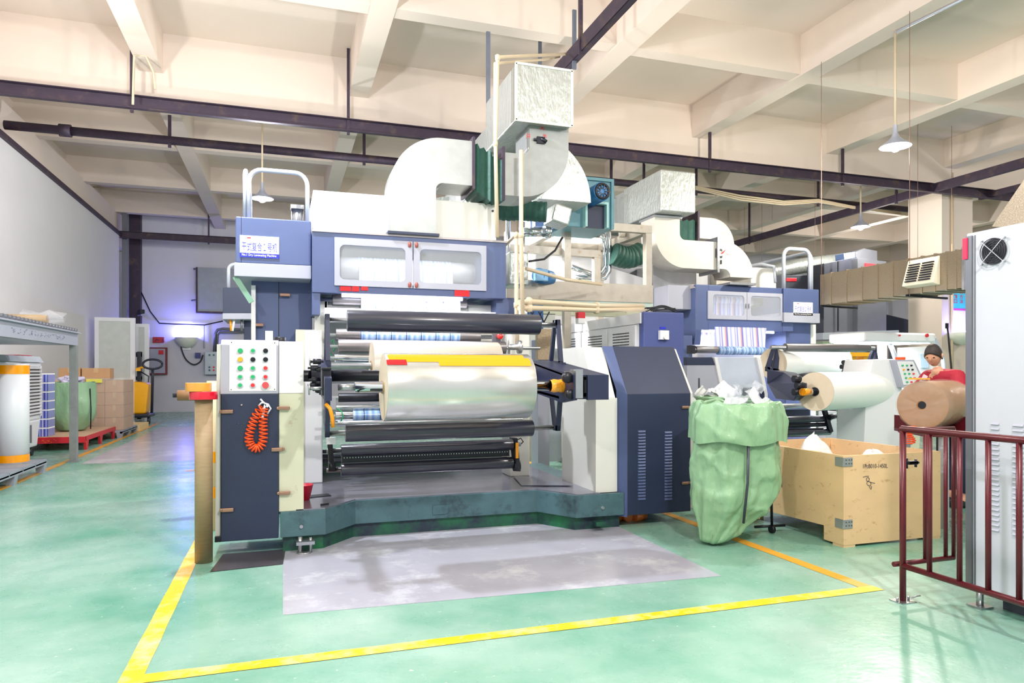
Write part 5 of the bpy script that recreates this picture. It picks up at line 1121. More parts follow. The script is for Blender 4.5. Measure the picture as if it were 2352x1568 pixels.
# turret 2
roller(1803, 1995, 799, 8.6, .062, GRYR, parent=t, shaft=(1770, 2008), sr=.03, name='turret_roller')
def tplate(pts, Y, w=.05, m=NB): # plate polygon from photo points at plane Y
    P = [PY(px, py, Y) for px, py in pts]; return MB().prism(P, (0, w, 0)).build('turret_plate', m, t)
tplate([(1762, 845), (1779, 792), (1783, 793), (1768, 850)], 8.6); tplate([(1775, 852), (1786, 800), (1790, 822), (1788, 856)], 8.6); tplate([(1762, 842), (1790, 848), (1788, 858), (1762, 852)], 8.6)
tplate([(2008, 797), (2013, 798), (1997, 850), (1990, 848)], 8.6); tplate([(2013, 798), (2018, 825), (2008, 858), (1996, 850), (2004, 850), (2011, 825)], 8.6)
MB().prism([PY(1762, 850, 8.3), PY(1800, 855, 8.1), PY(1838, 880, 7.2), PY(1838, 905, 7.2), PY(1822, 920, 7.3), PY(1782, 915, 8.0), PY(1762, 880, 8.3)], (.28, .1, 0)).build('turret_arm', NB, t)
MB().prism([PY(1938, 852, 8.5), PY(1950, 825, 8.5), PY(1990, 850, 8.3), PY(1992, 857, 8.3), PY(1940, 858, 8.5)], (.05, .1, 0)).build('turret_arm', NB, t)
for px, py in ((1942, 832), (1945, 848), (1938, 842)):
    c = PY(px, py, 8.4); MB().rod(c-Vector((.05, 0, 0)), c+Vector((.03, 0, 0)), .035, n=12).build('clamp_screw', BLACK, t)
for px, py in ((1826, 870), (1832, 885), (1826, 900)):
    c = PY(px, py, 7.2); MB().rod(c-Vector((.05, .03, 0)), c+Vector((.04, -.04, 0)), .045, n=12).build('clamp_screw', BLACK, t)
roller(1780, 1870, 865, 8.8, .06, BLKR, parent=t, name='guide_roller'); roller(1790, 1860, 932, 8.6, .04, STEEL, parent=t, name='guide_roller')
for py, r in ((962, .05), (992, .055)):
    roller(1795, 1905, py, 8.3, r, BLKR, parent=t, name='lower_roller')
roller(1790, 1895, 976, 8.3, .03, BLACK, parent=t, name='lower_shaft')
m = MB(); PB(m, 1796, 940, 1860, 1003, 8.75, .1); m.build('lower_guard', NAVYD, t)
MB().bar(PY(1893, 940, 8.25), PY(1908, 992, 8.25), .05, .06).rod(PY(1905, 958, 8.2), PY(1918, 955, 8.2), .04).build('swing_arm', BLACK, t)
m = MB(); PB(m, 1896, 945, 1922, 1012, 8.9, .15); m.build('side_frame', PANEL, t)
# rolls on machine 2
c0 = PY(1865, 895, 7.4); c1 = PY(2020, 895, 7.9)
def roll_free(a, b, r, label, m, em):
    a, b = Vector(a), Vector(b); t_ = thing('film_roll', (a+b)/2-Vector((0, 0, r)), label, 'film roll'); d = (b-a).normalized()
    MB().rod(a, b, r, n=64, caps=False).build('film', m, t_); MB().rod(a, a+d*.002, r-.002, n=64).build('end_face', em, t_); MB().rod(b-d*.002, b, r-.002, n=64).build('end_face', em, t_)
    MB().rod(a-d*.015, b+d*.015, .055, n=32).build('core', BLACK, t_); return t_
FW2 = mat('film_roll_white', (246, 246, 242), .4, 0, .01, 20, coat=.2)
pa = PY(1872, 899, 7.15); pb = PY(2018, 893, 7.75)
rr = roll_free(pa, pb, .245, 'big white film roll on the near spindle of machine two', FW2, FEND)
d = (pb-pa).normalized(); MB().rod(pa-d*.3, pa, .042, n=20).build('spindle', CHROME, rr); MB().rod(pa-d*.30, pa-d*.15, .045, n=20).build('amber_tape', YEL, rr)
pc = PY(1775, 835, 8.8); pd = PY(1925, 828, 9.3)
roll_free(pc, pd, .24, 'white film roll on the far spindle of machine two', FW2, FEND)
# grey guard cabinets left of the machine 2
def cabinet_poly(name, pts, Y, dy, m, label, cat):
    P = [PY(px, py, Y) for px, py in pts]; return MB().prism(P, (0, dy, 0)).build(name, m, label=label, cat=cat, bev=.008)
t = thing('drive_cabinet', PZ(1670, 1060), 'pale grey drive cabinet with a navy cap behind the green sack', 'drive cabinet')
def poly(name, pts, Y, dy, m, **k):
    P = [PY(px, py, Y) for px, py in pts]; return MB().prism(P, (0, dy, 0)).build(name, m, t, bev=.006, **k)
Yc = 8.0
poly('left_body', [(1578, 838), (1643, 838), (1658, 900), (1658, 1085), (1578, 1085)], Yc, .7, GREYP)
poly('navy_cap', [(1578, 820), (1636, 820), (1643, 838), (1578, 838)], Yc-.01, .7, NAVYD)
poly('white_edge', [(1641, 820), (1648, 820), (1668, 910), (1668, 1080), (1660, 1080), (1660, 910)], Yc-.03, .5, PANEL)
poly('front_panel', [(1646, 820), (1742, 820), (1757, 905), (1757, 1080), (1668, 1080), (1668, 910)], Yc+.02, .7, mat('brushed_grey', (196, 204, 222), .35, .1, .08, 3))
poly('navy_panel', [(1690, 890), (1757, 890), (1757, 960), (1690, 960)], Yc-.02, .05, NAVYD)
poly('white_edge', [(1738, 820), (1748, 822), (1764, 905), (1764, 1000), (1757, 1000), (1757, 905)], Yc-.03, .4, PANEL)
poly('inspection_plate', [(1588, 912), (1618, 912), (1624, 922), (1624, 960), (1588, 960)], Yc-.02, .02, PANEL)
poly('amber_label', [(1591, 975), (1600, 975), (1600, 992), (1591, 992)], Yc-.02, .02, mat('amber_label', (236, 180, 90), .5))
MB().rod((XY(1607, 6.4), 6.4, 0), PY(1606, 868, 6.4), .012).build('steel_rod', GREYD, label='thin upright steel rod between the navy cabinet and the green sack', cat='rod')
# white disc roll on the floor
c = PZ(1612, 1198); 
t = thing('waste_roll', Vector((c.x, 6.9, 0)), 'big white paper roll end standing on the floor behind the navy drive cabinet', 'paper roll')
cc = Vector((XY(1630, 6.7), 6.7, .47))
MB().rod(cc, cc+Vector((0, .5, 0)), .45, n=56).build('roll', mat('off_white_roll', (204, 204, 204), .6), t, bev=.01); MB().rod(cc+Vector((0, -.006, 0)), cc, .06).build('core_hole', GREYD, t)
# control console 2 + inspection light stand
t = thing('control_console', PZ(2080, 1050), 'white control console with small coloured buttons beside the wrapped brown roll', 'control console')
Yk = 7.4
poly('body', [(2005, 826), (2056, 824), (2074, 900), (2078, 1030), (1984, 1030), (1990, 900)], Yk+.1, .5, PANEL)
poly('side_plate', [(2056, 900), (2120, 900), (2112, 1030), (2078, 1030)], Yk+.15, .4, IVORY)
poly('button_housing', [(2056, 826), (2100, 826), (2128, 884), (2128, 892), (2074, 890)], Yk, .3, GREYP)
bp2 = poly('button_plate', [(2061, 830), (2098, 830), (2122, 882), (2076, 884)], Yk-.01, .01, PANEL)
cols_ = [[GBTN, GBTN, BLACK], [YBTN, BLACK, BLACK], [GBTN, GBTN, RBTN], [GBTN, GBTN, RBTN], [GBTN, RBTN, RBTN]]
for j in range(5):
    for i in range(3):
        q = PY(2072+i*10+j*2.6, 839+j*9.5, Yk-.01); MB().rod(q, q-Vector((0, .02, 0)), .012, n=10).build('push_button', cols_[j][i], bp2)
MB().cbox(PY(2068, 823, Yk+.1), .09, .1, .04).build('red_beacon', mat('orange_beacon', (240, 84, 24), .3), t, bev=.01)
t = thing('inspection_light', PZ(2070, 1030), 'white canopy inspection light standing over the control console', 'inspection light')
Yl = 8.6
a = PY(1985, 785, Yl); b = PY(2150, 785, Yl)
MB().box(a.x, b.x, Yl, Yl+.75, ZZ(783, 8, Yl), ZZ(766, 8, Yl)+.04).build('canopy', PANEL, t, bev=.03)
MB().box(a.x+.06, b.x-.06, Yl+.06, Yl+.69, ZZ(783, 8, Yl)-.012, ZZ(783, 8, Yl)-.002).build('light_panel', TUBE, t)
light('canopy_light', ((a.x+b.x)/2, Yl+.35, ZZ(783, 8, Yl)-.05), 60, (.97, .98, 1), .8, 'AREA', None, .6)
for px, s in ((2040, 1), (2148, 1)):
    MB().tube(smooth_path([PY(px-4, 775, Yl+.1), PY(px+4, 790, Yl+.1), PY(px+14, 815, Yl+.1), PY(px+20, 850, Yl+.1), PY(px+20, 1000, Yl+.1)], 5), .035, 10).build('post', TUBEW, t)
MB().rod(PY(2026, 785, Yl+.4), PY(2026, 1000, Yl+.4), .07, n=16).build('back_post', PANEL, t)
for px in (2065, 2128): q = PY(px, 770, Yl-.01); MB().rod(q, q-Vector((0, .02, 0)), .03 if px > 2100 else .015, n=16).build('red_knob', RED, t)
# viewing board
t = thing('viewing_board', PZ(2130, 1000), 'bright white viewing board with a pale blue clipboard, under the canopy light', 'board')
poly('board', [(2066, 798), (2150, 795), (2152, 905), (2066, 905)], 9.3, .05, PANEL)
poly('clipboard', [(2113, 812), (2132, 812), (2134, 845), (2115, 845)], 9.26, .02, mat('clip_blue', (176, 200, 222), .4))
# yellow frames
for i, (x0_, x1_, y0_, y1_, Y, lb) in enumerate(((1948, 1966, 806, 1006, 11.5, 'left upright of the yellow steel frame behind machine two'), (1984, 1998, 806, 860, 11.5, 'right yellow steel upright showing above the near white roll'))):
    m = MB(); PB(m, x0_, y0_, x1_, y1_, Y, .2); m.build('yellow_upright', LATEY, label=lb, cat='steel upright')
m = MB(); PB(m, 1938, 806, 2000, 818, 11.4, .1); m.build('yellow_beam', LATEY, label='yellow cross beam behind the far white roll', cat='steel beam')
m = MB(); PB(m, 1968, 945, 1984, 1018, 11.3, .2); m.build('brown_post', mat('brown_post', (128, 96, 78), .5), label='brown steel post right of the yellow upright', cat='post')
m = MB(); PB(m, 1922, 985, 1942, 1004, 9.2, .3); m.build('maroon_tub', mat('tub_brown', (128, 70, 62), .5), label='small maroon tub on the deck of machine two', cat='tub')
m = MB(); m.bar(PY(1944, 945, 12), PY(1936, 1012, 12), .06, .04).bar(PY(1956, 945, 12), PY(1950, 1012, 12), .06, .04)
for k in range(4): m.bar(PY(1943-k, 955+k*12, 12), PY(1955-k, 955+k*12, 12), .04, .04)
m.build('red_ladder', mat('ladder_red', (220, 60, 90), .5), label='red ladder far behind the near white roll', cat='ladder')
# ================================================================ RIGHT BACKGROUND
t = thing('oven_cabinet', PZ(1990, 960), 'big grey sheet metal oven cabinet under the brown air duct', 'oven cabinet')
poly('side_doors', [(1893, 605), (1968, 590), (1968, 762), (1893, 764)], 14.0, .6, GREYD)
poly('lower_doors', [(1893, 688), (1968, 680), (1968, 762), (1893, 764)], 13.96, .03, GREYM)
poly('front_panel', [(1970, 592), (2036, 600), (2036, 760), (1970, 762)], 13.8, .8, GREYM)
for px in (1925, 1970): MB().bar(PY(px, 600, 13.9), PY(px, 760, 13.9), .03, .02).build('door_seam', BLACK, t)
poly('red_sign', [(1987, 604), (2012, 606), (2012, 620), (1987, 618)], 13.78, .02, RED)
poly('base_ledge', [(1890, 764), (2065, 758), (2065, 775), (1890, 780)], 13.5, .6, TUBEW)
poly('green_base', [(1890, 784), (2000, 778), (2000, 800), (1890, 800)], 13.4, .6, mat('sage_base', (146, 168, 140), .5))
for px in (1895, 1960, 2030): MB().box(XY(px, 14)-.05, XY(px, 14)+.05, 13.7, 13.8, 0, 2.3).build('leg', GREYM, t)
t = thing('blower_box', PY(2000, 600, 14), 'small grey blower box on top of the oven cabinet', 'blower')
poly('blower', [(1966, 578), (1985, 570), (2015, 576), (2015, 600), (1966, 600)], 14.2, .5, GREYM); poly('blower_motor', [(1938, 582), (1964, 578), (1964, 600), (1940, 600)], 14.1, .3, mat('fan_blue', (110, 140, 196)))
flex([PY(1770, 625, 15), PY(1830, 612, 15), PY(1900, 603, 15), PY(1960, 595, 15.2)], .2, FOIL, 'foil_flexible_duct', 'long silver foil flexible duct behind the second machine guard rails', amp=.05, cyc=22)
t = thing('far_machine', PZ(1840, 960), 'dark far machine with a red sign behind the second guard rail', 'machine')
poly('dark_body', [(1780, 632), (1885, 632), (1885, 700), (1780, 700)], 14.5, .6, GREYD); poly('red_sign', [(1806, 638), (1830, 638), (1830, 646), (1806, 646)], 14.48, .02, RED)
poly('frame_panel', [(2040, 650), (2092, 640), (2092, 735), (2040, 735)], 15.5, .5, GREYP); poly('dark_gap', [(2036, 722), (2092, 735), (2092, 765), (2036, 765)], 15.2, .3, NAVYD)
# long brown duct with vent, runs towards the camera on the right
Xd = XY(1885, 12.0)
pL = PY(1885, 0, 12.4); Yn = 5.3
xd = 8.55
def dY(px): return YX(px, xd)
ya, yb_ = dY(1884), dY(2213)
zt_, zb_ = ZZ(572, xd, yb_), ZZ(660, xd, yb_)
t = thing('air_duct', (xd+.3, (ya+yb_)/2, zb_), 'long brown spangled air duct running towards the camera at the right', 'duct')
MB().box(xd, xd+.55, yb_, ya, zb_, zt_).build('duct', GALVD, t)
n = 11
for i in range(n):
    y = yb_+(ya-yb_)*((i+.3)/n)**1.5; MB().box(xd-.012, xd+.56, y-.012, y+.012, zb_-.012, zt_+.012).build('seam_rib', GALVD, t)
MB().box(xd-.03, xd+.58, yb_-.03, yb_, zb_-.03, zt_+.03).build('end_flange', STEEL, t)
y0_, y1_ = dY(2160), dY(2088); zc_ = (zb_+zt_)/2+.02
vt = MB().prism([(xd, y0_, zc_-.2), (xd-.14, y0_, zc_-.17), (xd-.02, y0_, zc_+.2), (xd, y0_, zc_+.2)], (0, y1_-y0_, 0)).build('vent_hood', mat('vent_cream', (240, 230, 208), .5), t, bev=.01)
m = MB().use(BLACK); L_ = y1_-y0_
for s0, s1 in ((.1, .46), (.54, .9)):
    for k in range(8):
        z = zc_-.12+k*.034; xx = xd-.155+.12*(z-zc_+.17)/.37
        m.box(xx-.004, xx+.012, y0_+L_*s0, y0_+L_*s1, z, z+.018)
m.build('vent_slats', None, vt)
for py_, y in ((0, dY(2088)), (1, dY(1890))): MB().bar((xd-.05, y, zb_-.02), (xd+.7, y-.02, zb_-.04), .03, .03).build('support_bar', BLACK, t)
for y in (dY(2093), dY(1890)): MB().rod((xd-.03, y, zb_-.03), (xd-.03, y, 6.6), .005, n=6).build('hanger_wire', mat('wire_grey', (140, 110, 100)), t)
# poster and wall lamp on the near column face
qa = PY(2188, 712, 13.36); qb = PY(2222, 650, 13.36)
t = thing('poster', qa, 'turquoise poster with vertical red characters on the concrete column', 'poster')
MB().box(qa.x, qb.x+.05, 13.37, 13.385, qa.z, qb.z+.1).build('sheet', mat('poster_turquoise', (60, 190, 206), .5), t)
MB().box(qa.x, qb.x+.05, 13.365, 13.37, qa.z, qa.z+.05).build('pink_border', mat('poster_pink', (206, 60, 140), .5), t)
for i, s in enumerate(('败者找籍口', '功者找方法')):
    for k, ch in enumerate(s): text('poster_character', ch, mat('poster_red', (190, 50, 76), .5), t, (qa.x+.05+i*.2, 13.37, qb.z-.03-k*.125), (1, 0, 0), (0, 0, 1), .12, .10, bold=.02)
wall_lamp(PY(2200, 765, 13.35), (0, -1), 'bowl wall lamp glowing violet on the column below the turquoise poster', 1.1, 30)
MB().rod(PY(2176, 750, 12), (XY(2200, 12), 12, 0), .02).cbox(PY(2175, 748, 12), .06, .04, .12).build('broom_handle', BLACK, label='black rod leaning in front of the column', cat='rod')
# ================================================================ CRATE, SACK
cx0, cx1, cy0, cy1 = 4.37, 5.42, 4.58, 5.86; ZC = .755
t = thing('plywood_crate', ((cx0+cx1)/2, (cy0+cy1)/2, 0), 'open plywood crate with metal corner brackets and pen marks', 'crate')
MB().box(cx0, cx1, cy0, cy0+.02, .02, ZC).build('front_side', PLY, t)
MB().box(cx0, cx1, cy1-.02, cy1, .12, ZC).build('back_side', PLY, t); MB().box(cx1-.02, cx1, cy0+.02, cy1-.02, .12, ZC).build('right_side', PLY, t)
MB().prism([(cx0, cy0+.02, .02), (cx0, cy0+.22, .02), (cx0, cy0+.22, .14), (cx0, cy1-.2, .12), (cx0, cy1-.2, .02), (cx0, cy1-.02, .02), (cx0, cy1-.02, ZC), (cx0, cy0+.02, ZC)], (.02, 0, 0)).build('left_side', PLY, t)
MB().box(cx0+.02, cx1-.02, cy0+.02, cy1-.02, .14, .17).build('bottom', PLY, t)
for fx_, fy_ in ((cx0+.003, cy0+.003), (cx1-.123, cy0+.003), (cx0+.003, cy1-.123), (cx1-.123, cy1-.123)): MB().box(fx_, fx_+.12, fy_, fy_+.12, 0, .135).build('foot', PLY, t)
m = MB()
for k in range(3): m.box(cx0+.02, cx0+.05, cy0+.3+k*.4, cy0+.4+k*.4, .17, ZC)
m.build('inner_batten', PLY, t)
for z in (ZC-.045, .2):
    b = MB().box(cx0-.006, cx0+.09, cy0-.006, cy0, z-.045, z+.03).box(cx0-.006, cx0, cy0, cy0+.09, z-.045, z+.03).build('corner_bracket', GALV, t, bev=.003)
    m = MB()
    for dx in (.02, .05, .075):
        for dz in (-.02, .01): m.rod((cx0+dx, cy0-.006, z+dz), (cx0+dx, cy0-.010, z+dz), .004, n=8)
    m.build('nail_heads', BLACK, b)
text('pen_mark', '1PcB010-1450L', INK, t, (cx0+.2, cy0-.001, ZC-.11), (1, 0, -.03), (.03, 0, 1), .26, .035)
P_ = lambda x, z: Vector((cx0+x, cy0-.002, ZC-z))
MB().tube([P_(.20, .185), P_(.23, .178), P_(.26, .178)], .0022, 5).tube([P_(.25+.016*math.cos(a), .205+.016*math.sin(a)) for a in [k*PI/6 for k in range(13)]], .002, 5).tube([P_(.262+.022*math.cos(a)+.006*math.sin(a), .24+.018*math.sin(a)) for a in [k*PI/6 for k in range(13)]], .002, 5).tube([P_(.265, .225), P_(.30, .236), P_(.325, .24)], .002, 5).tube([P_(.265, .265), P_(.285, .29), P_(.29, .268), P_(.28, .262)], .002, 5).build('pen_mark', INK, t)
Q_ = lambda y, z: Vector((cx0-.002, cy1-.42-y, .36+z))
MB().tube([Q_(.02, 0), Q_(.0, .08), Q_(.05, .15), Q_(.11, .11), Q_(.12, .02)], .003, 5).tube([Q_(.05, .01), Q_(.05, .13)], .003, 5).tube([Q_(.08, .02), Q_(.075, .12)], .003, 5).tube([Q_(.03, .06), Q_(.1, .09)], .003, 5).build('pen_mark', INK, t)
rnd = random.Random(9)
def crumple(c, sx, sy, sz, seed, name, m, label, cat, parent=None, n=14):
    r_ = random.Random(seed); v = []; R = 8
    for i in range(R+1):
        th = PI/2*i/R
        for k in range(n):
            a_ = 2*PI*k/n; f = 1+r_.uniform(-.18, .18); v.append((c[0]+sx*math.cos(a_)*math.cos(th)*f, c[1]+sy*math.sin(a_)*math.cos(th)*f, c[2]+sz*math.sin(th)*(1+r_.uniform(-.1, .1))))
    o = MB().add(v, [(i*n+k, i*n+(k+1) % n, (i+1)*n+(k+1) % n, (i+1)*n+k) for i in range(R) for k in range(n)]+[tuple(range(n))[::-1]], False)
    return o.build(name, m, parent, sub=1, **({} if parent else dict(label=label, cat=cat)))
WB = mat('white_plastic_bag', (222, 222, 222), .35, 0, .02, bump=.4, bscale=12)
crumple((4.85, 5.45, .17), .28, .22, .66, 1, 'white_bag', WB, 'white crumpled bag in the far left of the plywood crate', 'bag')
crumple((4.66, 4.95, .17), .2, .2, .50, 2, 'white_bag', WB, 'small white crumpled bag in the near corner of the crate', 'bag')
crumple((5.05, 4.95, .17), .26, .25, .56, 3, 'white_bag', WB, 'white crumpled bag in the right half of the crate', 'bag')
# main green sack on a ring stand
def crease(o, k, sc=.28):
    for nm, ty, st, z_ in (('crease', 'MUSGRAVE', k, sc), ('fine_crease', 'CLOUDS', k*.45, sc*.35)):
        tx = bpy.data.textures.get(nm) or bpy.data.textures.new(nm, ty)
        tx.noise_scale = z_
        if ty == 'MUSGRAVE': tx.musgrave_type = 'RIDGED_MULTIFRACTAL'; tx.octaves = 3
        md = o.modifiers.new(nm, 'DISPLACE'); md.texture = tx; md.strength = k*(1 if ty == 'MUSGRAVE' else .8); md.mid_level = .5; md.texture_coords = 'LOCAL'
    return o
sc = PZ(1705, 1225); scx, scy = 3.70, 5.08
t = thing('woven_sack', (scx, scy, 0), 'big green woven waste sack with a turned down rim in front of the crate', 'sack')
n = 72; R = 44; H = 1.16; v = []; rnd = random.Random(11)
for i in range(R+1):
    u = i/R; z = .02+H*u
    # radius profile
    rx = .10+.285*min(1, (u/.33))**.75 if u < .33 else .385-.035*(u-.33)/.67
    ry = .07+.25*min(1, (u/.33))**.75 if u < .33 else .32-.01*(u-.33)
    off = -.27*max(0, (1-u/.42))**1.5+.01*math.sin(6*u)
    for k in range(n):
        a_ = 2*PI*k/n
        fold = .045*math.sin(6*a_+1+1.5*math.sin(3*u))*(1-.4*u)+.03*math.sin(11*a_+4*u)+.02*math.sin(17*a_-6*u+2)+.02*math.sin(23*u+3*a_)*(1-u)+.012*math.sin(31*a_+9*u)
        fold -= .10*math.exp(-((a_-4.35)/.10)**2)*min(1, 3*(1-u)+.2)
        v.append((scx+off+rx*(1+fold)*math.cos(a_), scy+off*.2+ry*(1+fold)*math.sin(a_), z if u > .12 else z+.04*math.cos(a_-PI)*(-1)*(1-u/.12)*0))
fs = [(i*n+k, i*n+(k+1) % n, (i+1)*n+(k+1) % n, (i+1)*n+k) for i in range(R) for k in range(n)]+[tuple(range(n))[::-1]]
crease(MB().add(v, fs, True).build('bag', SACK, t, sub=1), .022, .4)
v = []; RR_ = 14
for i in range(RR_+1):
    u = i/RR_
    if u < .25: z = H-.02+.05*math.sin(u/.25*PI/2); q = .355+.01*u
    else: z = H+.03-(u-.25)/.75*.33; q = .375+.055*math.sin((u-.25)/.75*PI*.62)
    for k in range(n):
        a_ = 2*PI*k/n; f = 1+.05*math.sin(8*a_+.5)*(1-u*.5)+.035*math.sin(13*a_+2)*(1-u*.6)+.02*math.sin(21*a_+4*u)+.03*math.sin(2*a_)
        v.append((scx+q*.98*f*math.cos(a_), scy+q*.86*f*math.sin(a_), z+.02*math.sin(5*a_+1)*(u-.2)+.012*math.sin(9*a_)*(1-u)))
crease(MB().add(v, [(i*n+k, i*n+(k+1) % n, (i+1)*n+(k+1) % n, (i+1)*n+k) for i in range(RR_) for k in range(n)], True).build('folded_rim', SACK, t, sub=1), .016, .3)
CLR = mat('crinkled_clear_film', (240, 242, 250), .08, 0, .02, 6, bump=1.0, bscale=14, alpha=.45)
rnd = random.Random(5)
def shards(c, s, k, m, name, parent, seed, up=.5):
    r_ = random.Random(seed); o = MB()
    for i in range(k):
        p = Vector(c)+Vector((r_.uniform(-1, 1)*s, r_.uniform(-1, 1)*s*.7, r_.uniform(0, 1)*s*up)); nn = 5; g = []
        d1 = Vector((r_.uniform(-1, 1), r_.uniform(-1, 1), r_.uniform(-.3, 1))).normalized(); d2 = d1.cross(Vector((r_.uniform(-1, 1), r_.uniform(-1, 1), r_.uniform(-1, 1)))).normalized(); d3 = d1.cross(d2)
        for a_ in range(nn+1):
            for b_ in range(nn+1): g.append(p+d1*(a_/nn-.5)*s*.8+d2*(b_/nn-.5)*s*.5+d3*r_.uniform(-1, 1)*s*.06)
        o.add(g, [(a_*(nn+1)+b_, a_*(nn+1)+b_+1, (a_+1)*(nn+1)+b_+1, (a_+1)*(nn+1)+b_) for a_ in range(nn) for b_ in range(nn)], True)
    return o.build(name, m, parent)
shards((scx+.08, scy+.0, H-.02), .26, 12, CLR, 'clear_film_waste', t, 3, .6); shards((scx+.1, scy+.05, H+.1), .14, 4, CLR, 'clear_film_waste', t, 8)
MB().tube([(scx-.14, scy-.345, .86), (scx-.15, scy-.35, .55), (scx-.16, scy-.31, .22)], .011, 8).build('stand_rod', GREYD, t)
MB().rod((scx+.42, scy+.1, 1.0), (scx+.46, scy+.12, .06), .012).rod((scx+.3, scy+.15, .06), (scx+.6, scy+.12, .06), .012).build('stand_leg', BLACK, t)
MB().rod((scx+.46-.015, scy+.12, .035), (scx+.46+.015, scy+.12, .035), .035).build('castor', BLACK, t)
# green bin behind with white waste
bc = PY(1688, 915, 5.75)
t = thing('green_bin', (bc.x, 5.95, 0), 'second green waste bin behind the woven sack, topped with white plastic', 'bin')
MB().lathe((bc.x+.02, 5.98, 0), [(.001, .02), (.26, .02), (.26, 1.17), (.275, 1.18), (.275, 1.20), (.25, 1.2), (.245, .3)], n=36).build('bin', SACK, t)
shards((bc.x-.08, 5.93, 1.2), .15, 8, WB, 'white_plastic_waste', t, 4, .5)
# ================================================================ WHITE CABINET, RAILING (foreground right)
t = thing('electrical_cabinet', (4.5, 2.4, 0), 'tall white electrical cabinet with a round fan grille at the right edge', 'electrical cabinet')
ex, ey0, ey1 = 4.02, 1.6, 3.22
MB().box(ex, ex+.9, ey0, ey1, .12, 2.30).build('body', mat('cabinet_pale_grey', (186, 188, 198), .45, 0, .02, 3), t, bev=.008)
MB().box(ex-.012, ex+.0, ey1-.045, ey1-.005, .13, 2.28).box(ex-.004, ex, ey1-.062, ey1-.055, .13, 2.28).build('edge_strip', GREYM, t)
MB().box(ex-.02, ex+.02, ey1-.02, ey1+.01, 2.14, 2.27).build('red_corner_label', mat('crimson_tag', (226, 24, 74), .4), t)
fc = PX(2283, 577, ex-.005)
m = MB().use(BLACK).lathe(fc, [(.001, 0), (.078, 0)], 'X', 36)
for r in (.02, .034, .048, .062, .076):
    ring = [fc+Vector((-.014, r*math.cos(k*PI/18), r*math.sin(k*PI/18))) for k in range(37)]; m.tube(ring, .0025, 6, caps=False)
fan = m.build('fan_grille', None, t)
m = MB().use(STEEL)
for a_ in (PI/4, 3*PI/4, 5*PI/4, 7*PI/4): m.bar(fc+Vector((-.018, 0, 0)), fc+Vector((-.018, .10*math.cos(a_), .10*math.sin(a_))), .004, .004, (1, 0, 0)); m.rod(fc+Vector((-.004, .098*math.cos(a_), .098*math.sin(a_))), fc+Vector((-.022, .098*math.cos(a_), .098*math.sin(a_))), .007, n=10)
m.build('fan_wires', None, fan)
for (pa_, pb_) in ((2276, 2296), (2326, 2352)):
    ya_, yb2 = YX(pb_, ex), YX(pa_, ex)
    for k in range(22):
        z = .50+k*.030
        MB().add([(ex, ya_, z), (ex, yb2, z), (ex-.010, yb2-.004, z+.003), (ex-.010, ya_+.004, z+.003), (ex, ya_, z+.016), (ex, yb2, z+.016)], [(0, 1, 2, 3), (3, 2, 5, 4), (0, 3, 4), (1, 5, 2)]).build('louvre', GREYP, t)
for y in (ey1-.05, ey0+.1): MB().rod((ex+.05, y, 0), (ex+.05, y, .12), .02).box(ex, ex+.1, y-.05, y+.05, 0, .012).build('foot', STEEL, t)
MB().box(ex+.15, ex+.85, 1.7, 3.1, .0, .1).build('plinth', GREYD, t)
MB().prism([PX(2278, 520, 5.6), PX(2352, 412, 5.6), PX(2420, 412, 5.6), PX(2420, 530, 5.6)], (.8, 0, 0)).build('brown_hood_duct', GALVD, label='brown speckled sloping hood duct above the white cabinet', cat='duct')
# railing
t = thing('safety_railing', (3.71, 2.9, 0), 'maroon painted tube railing in front of the white cabinet', 'railing')
rx, ry = 3.71, 3.40
MB().rod((rx, ry, 0), (rx, ry, 1.085), .019, n=18).build('corner_post', MAROON, t)
pl = MB().use(STEEL).box(rx-.06, rx+.06, ry-.05, ry+.05, 0, .006)
for dx in (-.045, .045): pl.rod((rx+dx, ry, .006), (rx+dx, ry, .03), .007, n=8)
pl.tube([(rx+.03, ry-.02, .02), (rx+.09, ry-.02, .03), (rx+.12, ry-.02, .03)], .005, 6); pl.build('base_plate', None, t)
MB().rod((rx, ry+.01, 1.085), (rx, 1.3, 1.085), .021, n=18).build('top_rail', MAROON, t); MB().rod((rx, ry, .225), (rx, 1.3, .225), .019, n=18).build('bottom_rail', MAROON, t)
for i, py_ in enumerate((2135, 2204, 2270, 2341)):
    y = YX(py_, rx); MB().rod((rx, y, .225), (rx, y, 1.085), .015, n=14).build('baluster', MAROON, t)
y = 1.6; MB().rod((rx, y, .225), (rx, y, 1.085), .015, n=14).build('baluster', MAROON, t)
t = thing('railing_gate', (3.95, 3.46, .2), 'maroon tube gate hinged behind the railing corner post', 'gate')
gy = 3.47; gx1 = 4.22
MB().rod((rx+.05, gy, 1.07), (gx1, gy, 1.07), .016).build('top_rail', MAROON, t); MB().rod((rx-.0, gy, .215), (gx1, gy, .215), .016).build('bottom_rail', MAROON, t)
for px in (2125, 2172): x = XY(px, gy); MB().rod((x, gy, .215), (x, gy, 1.07), .013, n=14).build('baluster', MAROON, t)
MB().rod((gx1, gy, .215), (gx1, gy, 1.07), .013, n=14).build('baluster', MAROON, t)
q = PY(2095, 1062, 3.44); MB().cbox(q, .07, .03, .022).cbox(q+Vector((0, -.01, 0)), .09, .01, .012).rod(q+Vector((-.045, 0, -.035)), q+Vector((-.045, 0, .03)), .008).rod(q+Vector((.03, 0, -.03)), q+Vector((.03, 0, .02)), .008).build('gate_latch', BLACK, t)
